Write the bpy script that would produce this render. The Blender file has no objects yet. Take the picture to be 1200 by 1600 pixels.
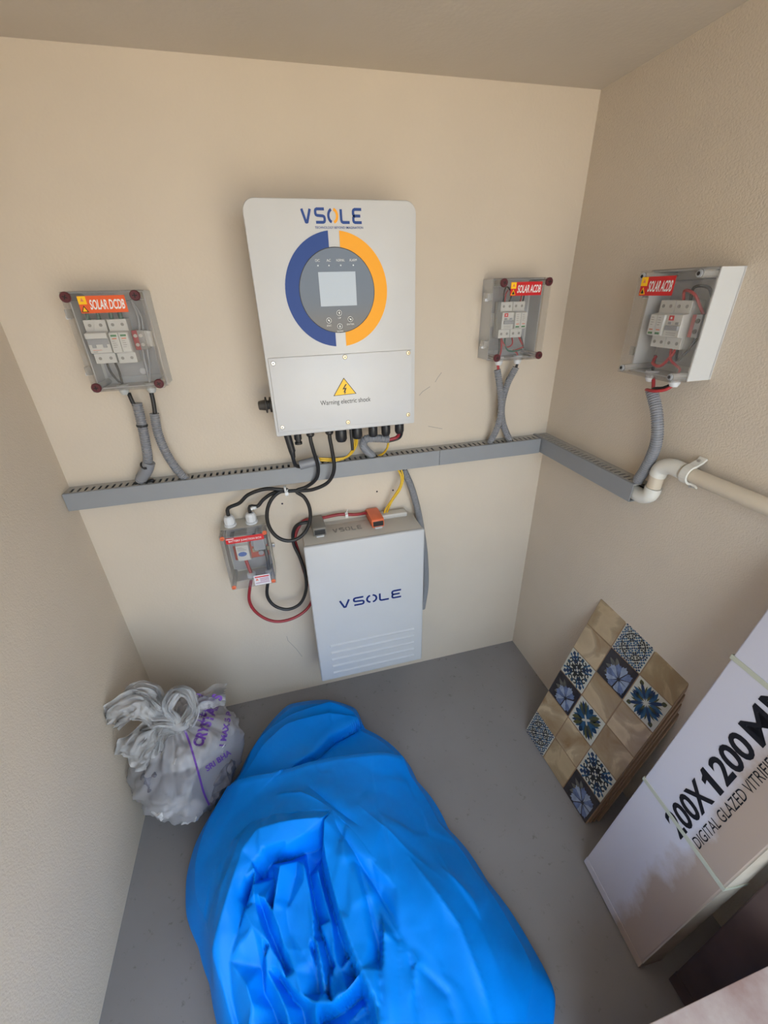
import bpy, bmesh, math, random
import numpy as np
from mathutils import Vector, Matrix, noise
from mathutils.bvhtree import BVHTree

random.seed(7)
scene = bpy.context.scene
col = scene.collection

# ---------------------------------------------------------------- camera
FPX = 648.5675                                   # focal length in pixels of the 1200x1600 frame
CAM = Vector((0.0, -1.25, 1.46202))
RCAM = Matrix(((0.9667885748, 0.1409580419, -0.2131916557),
               (-0.2542772227, 0.4464621309, -0.8579129675),
               (-0.0257477312, 0.8836302372, 0.4674769066)))
cam_data = bpy.data.cameras.new('camera')
cam_data.sensor_fit = 'HORIZONTAL'
cam_data.sensor_width = 36.0
cam_data.lens = FPX / 1200.0 * 36.0
cam_data.clip_start = 0.01
camera = bpy.data.objects.new('camera', cam_data)
col.objects.link(camera)
camera.matrix_world = Matrix.Translation(CAM) @ RCAM.to_4x4()
scene.camera = camera

# ---------------------------------------------------------------- light and exposure
world = bpy.data.worlds.new('world')
scene.world = world
world.use_nodes = True
wn = world.node_tree
wn.nodes['Background'].inputs['Color'].default_value = (0.70, 0.85, 1.0, 1)
wn.nodes['Background'].inputs['Strength'].default_value = 1.0

sun_data = bpy.data.lights.new('sun', 'SUN')
sun_data.energy = 6.8
sun_data.angle = math.radians(2.0)
sun_data.color = (1.0, 0.90, 0.74)
sun = bpy.data.objects.new('sun', sun_data)
col.objects.link(sun)
sun.rotation_euler = (math.radians(-38), math.radians(20), 0)      # from behind the room, high: lights the yard only

vs = scene.view_settings
vs.view_transform = 'Standard'
vs.look = 'None'
vs.exposure = 2.33
vs.gamma = 1.0
vs.use_curve_mapping = False

# ---------------------------------------------------------------- room size (metres)
XL, XR, ZC = -0.5935, 0.9138, 1.905
YF = -1.85                                       # the room is open towards the yard here

def ray(u, v):
    return RCAM @ Vector(((u - 600) / FPX, -(v - 800) / FPX, -1.0))
def on_back(u, v, d=0.0):                        # point at distance d in front of the back wall
    r = ray(u, v); t = (-d - CAM.y) / r.y
    return CAM + r * t
def on_right(u, v, d=0.0):
    r = ray(u, v); t = (XR - d - CAM.x) / r.x
    return CAM + r * t
def on_level(u, v, z=0.0):
    r = ray(u, v); t = (z - CAM.z) / r.z
    return CAM + r * t

# ---------------------------------------------------------------- materials
def lin(c):
    c = c / 255.0
    return c / 12.92 if c <= 0.04045 else ((c + 0.055) / 1.055) ** 2.4
def rgb(r, g, b): return (lin(r), lin(g), lin(b), 1.0)

MATS = {}
def mat(name, color, rough=0.5, metal=0.0, var=0.0, vscale=20.0, bump=0.0, bscale=200.0, spec=0.5, coat=0.0):
    m = bpy.data.materials.new(name); m.use_nodes = True
    nt = m.node_tree; b = nt.nodes['Principled BSDF']
    b.inputs['Base Color'].default_value = color
    b.inputs['Roughness'].default_value = rough
    b.inputs['Metallic'].default_value = metal
    b.inputs['Specular IOR Level'].default_value = spec
    b.inputs['Coat Weight'].default_value = coat
    tc = nt.nodes.new('ShaderNodeTexCoord')
    if var > 0:
        n = nt.nodes.new('ShaderNodeTexNoise'); n.inputs['Scale'].default_value = vscale
        n.inputs['Detail'].default_value = 6
        r = nt.nodes.new('ShaderNodeMapRange')
        r.inputs['From Min'].default_value = 0.3; r.inputs['From Max'].default_value = 0.7
        r.inputs['To Min'].default_value = 1 - var; r.inputs['To Max'].default_value = 1 + var * 0.6
        mx = nt.nodes.new('ShaderNodeMix'); mx.data_type = 'RGBA'; mx.blend_type = 'MULTIPLY'
        mx.inputs['Factor'].default_value = 1.0
        mx.inputs['A'].default_value = color
        nt.links.new(tc.outputs['Object'], n.inputs['Vector'])
        nt.links.new(n.outputs['Fac'], r.inputs['Value'])
        nt.links.new(r.outputs['Result'], mx.inputs['B'])
        nt.links.new(mx.outputs['Result'], b.inputs['Base Color'])
    if bump > 0:
        n2 = nt.nodes.new('ShaderNodeTexNoise'); n2.inputs['Scale'].default_value = bscale
        n2.inputs['Detail'].default_value = 3
        bp = nt.nodes.new('ShaderNodeBump'); bp.inputs['Strength'].default_value = bump
        bp.inputs['Distance'].default_value = 0.002
        nt.links.new(tc.outputs['Object'], n2.inputs['Vector'])
        nt.links.new(n2.outputs['Fac'], bp.inputs['Height'])
        nt.links.new(bp.outputs['Normal'], b.inputs['Normal'])
    MATS[name] = m
    return m

def clear_mat(name, tint, gloss=0.08, rough=0.03):
    m = bpy.data.materials.new(name); m.use_nodes = True
    nt = m.node_tree; nt.nodes.clear()
    o = nt.nodes.new('ShaderNodeOutputMaterial')
    t = nt.nodes.new('ShaderNodeBsdfTransparent'); t.inputs['Color'].default_value = tint
    g = nt.nodes.new('ShaderNodeBsdfGlossy'); g.inputs['Roughness'].default_value = rough
    d = nt.nodes.new('ShaderNodeBsdfDiffuse'); d.inputs['Color'].default_value = (0.75, 0.74, 0.72, 1)
    lw = nt.nodes.new('ShaderNodeLayerWeight'); lw.inputs['Blend'].default_value = 0.5
    pw = nt.nodes.new('ShaderNodeMath'); pw.operation = 'POWER'; pw.inputs[1].default_value = 5.0
    fr = nt.nodes.new('ShaderNodeMath'); fr.operation = 'MULTIPLY_ADD'; fr.inputs[1].default_value = 0.6; fr.inputs[2].default_value = 0.025
    nt.links.new(lw.outputs['Facing'], pw.inputs[0]); nt.links.new(pw.outputs[0], fr.inputs[0])
    m0 = nt.nodes.new('ShaderNodeMixShader'); m0.inputs['Fac'].default_value = gloss
    mx = nt.nodes.new('ShaderNodeMixShader')
    nt.links.new(t.outputs[0], m0.inputs[1]); nt.links.new(d.outputs[0], m0.inputs[2])
    nt.links.new(fr.outputs[0], mx.inputs['Fac'])
    nt.links.new(m0.outputs[0], mx.inputs[1]); nt.links.new(g.outputs[0], mx.inputs[2])
    nt.links.new(mx.outputs[0], o.inputs['Surface'])
    MATS[name] = m
    return m

def wall_mat(name, color, bump, bscale, speck=0.0):
    m = mat(name, color, rough=0.62, var=0.05, vscale=3.0, spec=0.35)
    nt = m.node_tree; b = nt.nodes['Principled BSDF']
    tc = [n for n in nt.nodes if n.type == 'TEX_COORD'][0]
    n1 = nt.nodes.new('ShaderNodeTexNoise'); n1.inputs['Scale'].default_value = bscale; n1.inputs['Detail'].default_value = 4
    n2 = nt.nodes.new('ShaderNodeTexVoronoi'); n2.inputs['Scale'].default_value = bscale * 1.3
    ad = nt.nodes.new('ShaderNodeMath'); ad.operation = 'ADD'
    ml = nt.nodes.new('ShaderNodeMath'); ml.operation = 'MULTIPLY'; ml.inputs[1].default_value = -0.5
    bp = nt.nodes.new('ShaderNodeBump'); bp.inputs['Strength'].default_value = bump; bp.inputs['Distance'].default_value = 0.003
    for n in (n1, n2): nt.links.new(tc.outputs['Object'], n.inputs['Vector'])
    nt.links.new(n2.outputs['Distance'], ml.inputs[0])
    nt.links.new(n1.outputs['Fac'], ad.inputs[0]); nt.links.new(ml.outputs[0], ad.inputs[1])
    nt.links.new(ad.outputs[0], bp.inputs['Height']); nt.links.new(bp.outputs['Normal'], b.inputs['Normal'])
    return m

WALL = (0.63, 0.545, 0.445, 1)
wall_mat('wall_paint', WALL, 0.16, 110)
wall_mat('wall_rough', WALL, 0.30, 210)
wall_mat('ceiling_paint', (0.60, 0.535, 0.45, 1), 0.12, 90)

def floor_material():
    m = mat('floor_paint', (0.245, 0.235, 0.245, 1), rough=0.42, var=0.10, vscale=3.5, bump=0.06, bscale=60)
    nt = m.node_tree; b = nt.nodes['Principled BSDF']
    tc = [n for n in nt.nodes if n.type == 'TEX_COORD'][0]
    prev = b.inputs['Base Color'].links[0].from_socket
    # small dirt specks and faint sandy smears
    n = nt.nodes.new('ShaderNodeTexNoise'); n.inputs['Scale'].default_value = 38; n.inputs['Detail'].default_value = 8
    n.inputs['Roughness'].default_value = 0.7
    rp = nt.nodes.new('ShaderNodeValToRGB'); rp.color_ramp.elements[0].position = 0.60; rp.color_ramp.elements[1].position = 0.68
    mx = nt.nodes.new('ShaderNodeMix'); mx.data_type = 'RGBA'; mx.inputs['B'].default_value = (0.10, 0.088, 0.075, 1)
    s = nt.nodes.new('ShaderNodeMath'); s.operation = 'MULTIPLY'; s.inputs[1].default_value = 0.55
    nt.links.new(tc.outputs['Object'], n.inputs['Vector']); nt.links.new(n.outputs['Fac'], rp.inputs['Fac'])
    nt.links.new(rp.outputs['Color'], s.inputs[0]); nt.links.new(s.outputs[0], mx.inputs['Factor'])
    nt.links.new(prev, mx.inputs['A']); nt.links.new(mx.outputs['Result'], b.inputs['Base Color'])
floor_material()

mat('yard_concrete', (0.42, 0.37, 0.30, 1), rough=0.9, var=0.15, vscale=2)
mat('white_metal', (0.60, 0.60, 0.60, 1), rough=0.38, var=0.02, vscale=12)
mat('cover_metal', (0.61, 0.61, 0.615, 1), rough=0.36, var=0.02, vscale=14)
mat('battery_white', (0.53, 0.535, 0.545, 1), rough=0.4, var=0.02, vscale=9)
mat('battery_body', (0.58, 0.55, 0.50, 1), rough=0.45)
mat('logo_blue', rgb(34, 66, 136), rough=0.4, spec=0.25)
mat('battery_blue', rgb(14, 38, 108), rough=0.35)
mat('ring_yellow', rgb(246, 166, 20), rough=0.4, spec=0.25)
mat('display_grey', (0.075, 0.075, 0.08, 1), rough=0.12)
mat('screen_glass', (0.42, 0.45, 0.48, 1), rough=0.10)
mat('print_white', (0.78, 0.78, 0.76, 1), rough=0.5)
mat('print_grey', (0.30, 0.29, 0.27, 1), rough=0.5)
mat('black_print', (0.02, 0.02, 0.02, 1), rough=0.5)
mat('carton_print', (0.014, 0.014, 0.018, 1), rough=0.8, spec=0.1)
mat('black_plastic', (0.018, 0.018, 0.02, 1), rough=0.38)
mat('black_cable', (0.016, 0.016, 0.017, 1), rough=0.42)
mat('red_cable', (0.30, 0.022, 0.03, 1), rough=0.4)
mat('red_wire', (0.42, 0.03, 0.035, 1), rough=0.4)
mat('green_wire', (0.03, 0.13, 0.10, 1), rough=0.4)
mat('yellow_wire', (0.72, 0.45, 0.03, 1), rough=0.4)
mat('brown_knob', (0.05, 0.042, 0.035, 1), rough=0.5)
mat('steel', (0.55, 0.54, 0.52, 1), rough=0.3, metal=0.9)
mat('brass', (0.60, 0.50, 0.33, 1), rough=0.35, metal=0.8)
mat('box_grey', (0.56, 0.56, 0.555, 1), rough=0.45)
mat('box_beige', (0.52, 0.49, 0.43, 1), rough=0.5)
mat('inner_plate', (0.36, 0.36, 0.375, 1), rough=0.5)
mat('maroon_plastic', (0.10, 0.018, 0.024, 1), rough=0.35)
mat('dark_slot', (0.012, 0.010, 0.010, 1), rough=0.6)
mat('breaker_white', (0.66, 0.66, 0.63, 1), rough=0.4)
mat('breaker_grey', (0.34, 0.35, 0.37, 1), rough=0.4)
mat('spd_green', (0.04, 0.20, 0.07, 1), rough=0.4)
mat('copper_green', (0.05, 0.12, 0.10, 1), rough=0.4)
mat('orange_print', (0.72, 0.20, 0.10, 1), rough=0.5)
mat('label_orange', rgb(226, 92, 38), rough=0.4)
mat('label_red', rgb(200, 30, 34), rough=0.4)
mat('label_yellow', rgb(250, 196, 10), rough=0.4)
mat('gland_white', (0.68, 0.69, 0.71, 1), rough=0.4)
mat('gland_grey', (0.48, 0.49, 0.48, 1), rough=0.45)
mat('terminal_red', (0.34, 0.03, 0.035, 1), rough=0.3)
mat('busbar_red', (0.50, 0.075, 0.035, 1), rough=0.4)
mat('orange_plastic', (0.76, 0.16, 0.06, 1), rough=0.4)
mat('connector_grey', (0.20, 0.185, 0.165, 1), rough=0.45)
mat('trunk_grey', (0.265, 0.275, 0.29, 1), rough=0.45, var=0.02)
mat('trunk_top', (0.40, 0.385, 0.36, 1), rough=0.5)
mat('conduit_grey', (0.235, 0.24, 0.26, 1), rough=0.4)
mat('pvc_white', (0.70, 0.68, 0.62, 1), rough=0.35)
mat('pvc_dusty', (0.60, 0.52, 0.41, 1), rough=0.5)
mat('tie_white', (0.75, 0.75, 0.74, 1), rough=0.4)
mat('label_white', (0.72, 0.70, 0.74, 1), rough=0.5)
mat('label_blue', (0.05, 0.14, 0.45, 1), rough=0.5)
mat('label_purple', (0.33, 0.12, 0.25, 1), rough=0.5)
mat('purple_print', (0.13, 0.045, 0.30, 1), rough=0.5)
mat('tile_clay', (0.36, 0.235, 0.15, 1), rough=0.85, var=0.15, vscale=40)
mat('grout', (0.24, 0.15, 0.085, 1), rough=0.7)
mat('carton_edge', (0.42, 0.36, 0.29, 1), rough=0.85, var=0.2, vscale=14)
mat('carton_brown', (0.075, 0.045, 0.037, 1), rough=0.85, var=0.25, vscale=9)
mat('strap_green', (0.46, 0.47, 0.38, 1), rough=0.4)
mat('hole_dark', (0.03, 0.02, 0.03, 1), rough=0.9)
mat('pencil', (0.33, 0.30, 0.27, 1), rough=0.9)
clear_mat('clear_lid', (0.96, 0.955, 0.95, 1), gloss=0.04)
clear_mat('clear_piece', (0.90, 0.89, 0.88, 1), gloss=0.30)

def tarp_material():
    m = mat('tarp_blue', (0.0, 0.25, 0.92, 1), rough=0.40, var=0.06, vscale=6, bump=0.06, bscale=45, spec=0.16)
    nt = m.node_tree; b = nt.nodes['Principled BSDF']
    b.inputs['Subsurface Weight'].default_value = 0.0
    out = [n for n in nt.nodes if n.type == 'OUTPUT_MATERIAL'][0]
    tr = nt.nodes.new('ShaderNodeBsdfTranslucent'); tr.inputs['Color'].default_value = (0.0, 0.30, 0.90, 1)
    mx = nt.nodes.new('ShaderNodeMixShader'); mx.inputs['Fac'].default_value = 0.03
    nt.links.new(b.outputs[0], mx.inputs[1]); nt.links.new(tr.outputs[0], mx.inputs[2])
    nt.links.new(mx.outputs[0], out.inputs['Surface'])
tarp_material()

def bag_material(name, alpha, colr):
    m = bpy.data.materials.new(name); m.use_nodes = True
    nt = m.node_tree; nt.nodes.clear()
    o = nt.nodes.new('ShaderNodeOutputMaterial')
    pr = nt.nodes.new('ShaderNodeBsdfPrincipled')
    pr.inputs['Base Color'].default_value = colr; pr.inputs['Roughness'].default_value = 0.28
    pr.inputs['Specular IOR Level'].default_value = 0.6
    tl = nt.nodes.new('ShaderNodeBsdfTranslucent'); tl.inputs['Color'].default_value = (0.8, 0.79, 0.8, 1)
    tp = nt.nodes.new('ShaderNodeBsdfTransparent'); tp.inputs['Color'].default_value = (0.93, 0.93, 0.93, 1)
    a = nt.nodes.new('ShaderNodeMixShader'); a.inputs['Fac'].default_value = 0.35
    b = nt.nodes.new('ShaderNodeMixShader'); b.inputs['Fac'].default_value = alpha
    tc = nt.nodes.new('ShaderNodeTexCoord')
    ns = nt.nodes.new('ShaderNodeTexNoise'); ns.inputs['Scale'].default_value = 26; ns.inputs['Detail'].default_value = 5
    ns.inputs['Distortion'].default_value = 1.2
    bp = nt.nodes.new('ShaderNodeBump'); bp.inputs['Strength'].default_value = 0.7; bp.inputs['Distance'].default_value = 0.006
    nt.links.new(tc.outputs['Object'], ns.inputs['Vector']); nt.links.new(ns.outputs['Fac'], bp.inputs['Height'])
    nt.links.new(bp.outputs['Normal'], pr.inputs['Normal'])
    nt.links.new(pr.outputs[0], a.inputs[1]); nt.links.new(tl.outputs[0], a.inputs[2])
    nt.links.new(a.outputs[0], b.inputs[1]); nt.links.new(tp.outputs[0], b.inputs[2])
    nt.links.new(b.outputs[0], o.inputs['Surface'])
    MATS[name] = m
bag_material('bag_film', 0.58, (0.66, 0.65, 0.69, 1))
bag_material('bag_knot', 0.42, (0.72, 0.71, 0.71, 1))
mat('bag_waste_dark', (0.13, 0.13, 0.16, 1), rough=0.6, var=0.5, vscale=30)
mat('bag_waste_light', (0.55, 0.54, 0.55, 1), rough=0.6, var=0.35, vscale=25)

def marble_material(name, base, vein, seed):
    m = mat(name, base, rough=0.18, spec=0.5)
    nt = m.node_tree; b = nt.nodes['Principled BSDF']
    tc = [n for n in nt.nodes if n.type == 'TEX_COORD'][0]
    mp = nt.nodes.new('ShaderNodeMapping'); mp.inputs['Location'].default_value = (seed * 1.7, seed * 0.9, seed * 2.3)
    n = nt.nodes.new('ShaderNodeTexNoise'); n.inputs['Scale'].default_value = 9; n.inputs['Detail'].default_value = 6
    n.inputs['Distortion'].default_value = 1.0
    rp = nt.nodes.new('ShaderNodeValToRGB')
    e = rp.color_ramp.elements
    e[0].position = 0.30; e[0].color = vein
    e[1].position = 0.72; e[1].color = tuple(min(1, c * 1.12) for c in base[:3]) + (1,)
    k = e.new(0.5); k.color = base
    k2 = e.new(0.56); k2.color = tuple(min(1, c * 1.35) for c in base[:3]) + (1,)
    nt.links.new(tc.outputs['Object'], mp.inputs['Vector']); nt.links.new(mp.outputs['Vector'], n.inputs['Vector'])
    nt.links.new(n.outputs['Fac'], rp.inputs['Fac']); nt.links.new(rp.outputs['Color'], b.inputs['Base Color'])
for i in range(4):
    marble_material('marble_print_%d' % i, (0.40 - 0.03 * i, 0.305 - 0.025 * i, 0.195 - 0.02 * i, 1), (0.27, 0.17, 0.085, 1), i)

def flower_material():
    m = mat('dark_ground', (0.035, 0.03, 0.034, 1), rough=0.18, var=0.4, vscale=40)
flower_material()
mat('petal_blue', (0.13, 0.17, 0.30, 1), rough=0.2, var=0.4, vscale=60)
mat('petal_light', (0.27, 0.32, 0.44, 1), rough=0.2, var=0.3, vscale=60)
mat('leaf_grey', (0.12, 0.115, 0.10, 1), rough=0.2, var=0.4, vscale=60)
mat('motif_white', (0.50, 0.49, 0.43, 1), rough=0.18)
mat('motif_navy', (0.025, 0.045, 0.10, 1), rough=0.2)
mat('motif_blue', (0.035, 0.09, 0.17, 1), rough=0.2)
mat('motif_olive', (0.085, 0.085, 0.035, 1), rough=0.2)
mat('motif_black', (0.03, 0.03, 0.032, 1), rough=0.2)

def carton_material(name, light, stain, scale, lo, hi, grad=None):
    m = mat(name, light, rough=0.75)
    nt = m.node_tree; b = nt.nodes['Principled BSDF']
    tc = [n for n in nt.nodes if n.type == 'TEX_COORD'][0]
    n = nt.nodes.new('ShaderNodeTexNoise'); n.inputs['Scale'].default_value = scale; n.inputs['Detail'].default_value = 7
    n.inputs['Roughness'].default_value = 0.6
    rp = nt.nodes.new('ShaderNodeValToRGB')
    rp.color_ramp.elements[0].position = lo; rp.color_ramp.elements[1].position = hi
    mx = nt.nodes.new('ShaderNodeMix'); mx.data_type = 'RGBA'
    mx.inputs['A'].default_value = light; mx.inputs['B'].default_value = stain
    nt.links.new(tc.outputs['Object'], n.inputs['Vector'])
    if grad:                                     # wet stain creeping in from the lower long edge (object v axis)
        sp = nt.nodes.new('ShaderNodeSeparateXYZ'); nt.links.new(tc.outputs['Object'], sp.inputs[0])
        mr = nt.nodes.new('ShaderNodeMapRange')
        mr.inputs['From Min'].default_value = grad[0]; mr.inputs['From Max'].default_value = grad[1]
        mr.inputs['To Min'].default_value = -0.35; mr.inputs['To Max'].default_value = 0.42
        ad = nt.nodes.new('ShaderNodeMath'); ad.operation = 'ADD'
        nt.links.new(sp.outputs['Y'], mr.inputs['Value'])
        nt.links.new(mr.outputs['Result'], ad.inputs[0]); nt.links.new(n.outputs['Fac'], ad.inputs[1])
        nt.links.new(ad.outputs[0], rp.inputs['Fac'])
    else:
        nt.links.new(n.outputs['Fac'], rp.inputs['Fac'])
    nt.links.new(rp.outputs['Color'], mx.inputs['Factor']); nt.links.new(mx.outputs['Result'], b.inputs['Base Color'])
carton_material('carton_white', (0.54, 0.53, 0.60, 1), (0.37, 0.29, 0.24, 1), 5.0, 0.42, 0.62, (0.05, 0.215))
carton_material('carton_worn', (0.44, 0.37, 0.355, 1), (0.30, 0.20, 0.185, 1), 7.0, 0.45, 0.66)

# ---------------------------------------------------------------- mesh helpers
class MB:
    """collects shapes and links them as ONE mesh object"""
    def __init__(s): s.bm = bmesh.new()
    def box(s, x0, x1, y0, y1, z0, z1, bevel=0.0, seg=2):
        t = bmesh.new()
        vs_ = [t.verts.new((x, y, z)) for x in (x0, x1) for y in (y0, y1) for z in (z0, z1)]
        for f in ((0, 1, 3, 2), (4, 6, 7, 5), (0, 4, 5, 1), (2, 3, 7, 6), (0, 2, 6, 4), (1, 5, 7, 3)):
            t.faces.new([vs_[i] for i in f])
        bmesh.ops.recalc_face_normals(t, faces=t.faces)
        if bevel > 0:
            bmesh.ops.bevel(t, geom=list(t.edges), offset=bevel, segments=seg, profile=0.5, affect='EDGES')
        s.merge(t); return s
    def merge(s, t, M=None):
        if M is not None: bmesh.ops.transform(t, matrix=M, verts=t.verts)
        me = bpy.data.meshes.new('tmp'); t.to_mesh(me); t.free()
        s.bm.from_mesh(me); bpy.data.meshes.remove(me); return s
    def cyl(s, p0, p1, r0, r1=None, n=16, bevel=0.0):
        r1 = r0 if r1 is None else r1
        p0 = Vector(p0); p1 = Vector(p1); d = p1 - p0
        t = bmesh.new()
        bmesh.ops.create_cone(t, cap_ends=True, segments=n, radius1=r0, radius2=r1, depth=d.length)
        if bevel > 0:
            bmesh.ops.bevel(t, geom=[e for e in t.edges if e.is_manifold and e.calc_face_angle(0) > 1.0], offset=bevel, segments=2, profile=0.5, affect='EDGES')
        M = Matrix.Translation((p0 + p1) / 2) @ Vector((0, 0, 1)).rotation_difference(d).to_matrix().to_4x4()
        return s.merge(t, M)
    def lathe(s, p0, axis, prof, n=24):
        """prof: list of (distance along axis, radius)"""
        axis = Vector(axis).normalized(); q = Vector((0, 0, 1)).rotation_difference(axis)
        rings = []
        for (h, r) in prof:
            rings.append([s.bm.verts.new(Vector(p0) + q @ Vector((r * math.cos(2 * math.pi * k / n), r * math.sin(2 * math.pi * k / n), h))) for k in range(n)])
        for a, b in zip(rings, rings[1:]):
            for k in range(n): s.bm.faces.new((a[k], a[(k + 1) % n], b[(k + 1) % n], b[k]))
        s.bm.faces.new(list(reversed(rings[0]))); s.bm.faces.new(rings[-1]); return s
    def poly(s, pts, y0, y1, bevel=0.0):
        """closed outline in (x, z) extruded from y0 to y1"""
        t = bmesh.new()
        a = [t.verts.new((x, y0, z)) for x, z in pts]; b = [t.verts.new((x, y1, z)) for x, z in pts]
        t.faces.new(a); t.faces.new(list(reversed(b))); n = len(pts)
        for k in range(n): t.faces.new((a[k], b[k], b[(k + 1) % n], a[(k + 1) % n]))
        bmesh.ops.recalc_face_normals(t, faces=t.faces)
        if bevel > 0:
            es = [e for e in t.edges if e.calc_face_angle(0) > 0.8]
            bmesh.ops.bevel(t, geom=es, offset=bevel, segments=2, profile=0.5, affect='EDGES')
        return s.merge(t)
    def prism_x(s, pts, x0, x1, bevel=0.0):
        """closed outline in (y, z) extruded along x"""
        t = bmesh.new()
        a = [t.verts.new((x0, y, z)) for y, z in pts]; b = [t.verts.new((x1, y, z)) for y, z in pts]
        t.faces.new(a); t.faces.new(list(reversed(b))); n = len(pts)
        for k in range(n): t.faces.new((a[k], b[k], b[(k + 1) % n], a[(k + 1) % n]))
        bmesh.ops.recalc_face_normals(t, faces=t.faces)
        if bevel > 0:
            bmesh.ops.bevel(t, geom=list(t.edges), offset=bevel, segments=1, affect='EDGES')
        return s.merge(t)
    def tube(s, pts, rad, n=10, step=0.006, radf=None, cap=True, raw=False):
        P = [Vector(p) for p in pts] if raw else spline(pts, step)
        T = [(P[min(i + 1, len(P) - 1)] - P[max(i - 1, 0)]).normalized() for i in range(len(P))]
        ref = Vector((0.3, 0.9, 0.2)); u = (ref - T[0] * ref.dot(T[0])).normalized()
        rings = []; acc = 0
        for i, p in enumerate(P):
            if i: acc += (P[i] - P[i - 1]).length
            u = (u - T[i] * u.dot(T[i])).normalized(); w = T[i].cross(u)
            r = rad if radf is None else radf(acc)
            rings.append([s.bm.verts.new(p + (u * math.cos(2 * math.pi * k / n) + w * math.sin(2 * math.pi * k / n)) * r) for k in range(n)])
        for a, b in zip(rings, rings[1:]):
            for k in range(n): s.bm.faces.new((a[k], a[(k + 1) % n], b[(k + 1) % n], b[k]))
        if cap:
            s.bm.faces.new(list(reversed(rings[0]))); s.bm.faces.new(rings[-1])
        return s
    def stroke(s, pts, w, y0, y1, M=None, caps=0.0):
        """flat ribbon along a polyline in (x, z), from y0 to y1"""
        P = [Vector((a, b)) for a, b in pts]
        L, R = [], []
        for i, p in enumerate(P):
            d0 = (P[i] - P[i - 1]).normalized() if i else None
            d1 = (P[i + 1] - P[i]).normalized() if i < len(P) - 1 else None
            if d0 is None: d0 = d1
            if d1 is None: d1 = d0
            n0 = Vector((-d0.y, d0.x)); n1 = Vector((-d1.y, d1.x)); nn = n0 + n1
            nn = nn / max(nn.length_squared, 0.35) * 2 if nn.length > 1e-6 else n0
            L.append(p + nn * w / 2); R.append(p - nn * w / 2)
        t = bmesh.new()
        rows = [[t.verts.new((q.x, y, q.y)) for q in side] for side in (L, R) for y in (y0, y1)]
        for i in range(len(P) - 1):
            l0, l1, r0, r1 = rows
            t.faces.new((l0[i], l0[i + 1], r0[i + 1], r0[i])); t.faces.new((l1[i], r1[i], r1[i + 1], l1[i + 1]))
            t.faces.new((l0[i], l1[i], l1[i + 1], l0[i + 1])); t.faces.new((r0[i], r0[i + 1], r1[i + 1], r1[i]))
        t.faces.new((rows[0][0], rows[2][0], rows[3][0], rows[1][0])); t.faces.new((rows[0][-1], rows[1][-1], rows[3][-1], rows[2][-1]))
        bmesh.ops.recalc_face_normals(t, faces=t.faces)
        return s.merge(t, M)
    def xf(s, M): bmesh.ops.transform(s.bm, matrix=M, verts=s.bm.verts); return s
    def build(s, name, m, parent=None, smooth=False, world=False, angle=None):
        me = bpy.data.meshes.new(name)
        if world and parent is not None:
            o = Vector(); q = parent
            while q is not None: o += q.location; q = q.parent
            bmesh.ops.translate(s.bm, vec=-o, verts=s.bm.verts)
        s.bm.to_mesh(me); s.bm.free()
        me.materials.append(MATS[m] if isinstance(m, str) else m)
        if smooth:
            for f in me.polygons: f.use_smooth = True
            if angle: me.set_sharp_from_angle(angle=math.radians(angle))
        ob = bpy.data.objects.new(name, me); col.objects.link(ob); ob.parent = parent
        return ob

def spline(pts, step=0.006):
    P = [Vector(p) for p in pts]
    if len(P) == 2: P = [P[0], (P[0] + P[1]) / 2, P[1]]
    ext = [2 * P[0] - P[1]] + P + [2 * P[-1] - P[-2]]
    out = []
    for i in range(1, len(ext) - 2):
        p0, p1, p2, p3 = ext[i - 1:i + 3]
        k0 = 0; k1 = k0 + max((p1 - p0).length, 1e-5) ** 0.5; k2 = k1 + max((p2 - p1).length, 1e-5) ** 0.5; k3 = k2 + max((p3 - p2).length, 1e-5) ** 0.5
        n = max(2, int((p2 - p1).length / step))
        for j in range(n):
            t = k1 + (k2 - k1) * j / n
            a1 = (k1 - t) / (k1 - k0) * p0 + (t - k0) / (k1 - k0) * p1
            a2 = (k2 - t) / (k2 - k1) * p1 + (t - k1) / (k2 - k1) * p2
            a3 = (k3 - t) / (k3 - k2) * p2 + (t - k2) / (k3 - k2) * p3
            b1 = (k2 - t) / (k2 - k0) * a1 + (t - k0) / (k2 - k0) * a2
            b2 = (k3 - t) / (k3 - k1) * a2 + (t - k1) / (k3 - k1) * a3
            out.append((k2 - t) / (k2 - k1) * b1 + (t - k1) / (k2 - k1) * b2)
    out.append(P[-1])
    return out

def empty(name, loc, label, cat, group=None, rot=(0, 0, 0)):
    o = bpy.data.objects.new(name, None); col.objects.link(o)
    o.location = loc; o.rotation_euler = rot; o.empty_display_size = 0.05
    return tag(o, label, cat, group)
def tag(o, label, cat, group=None):
    o['label'] = label; o['category'] = cat
    if group: o['group'] = group
    return o

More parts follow.
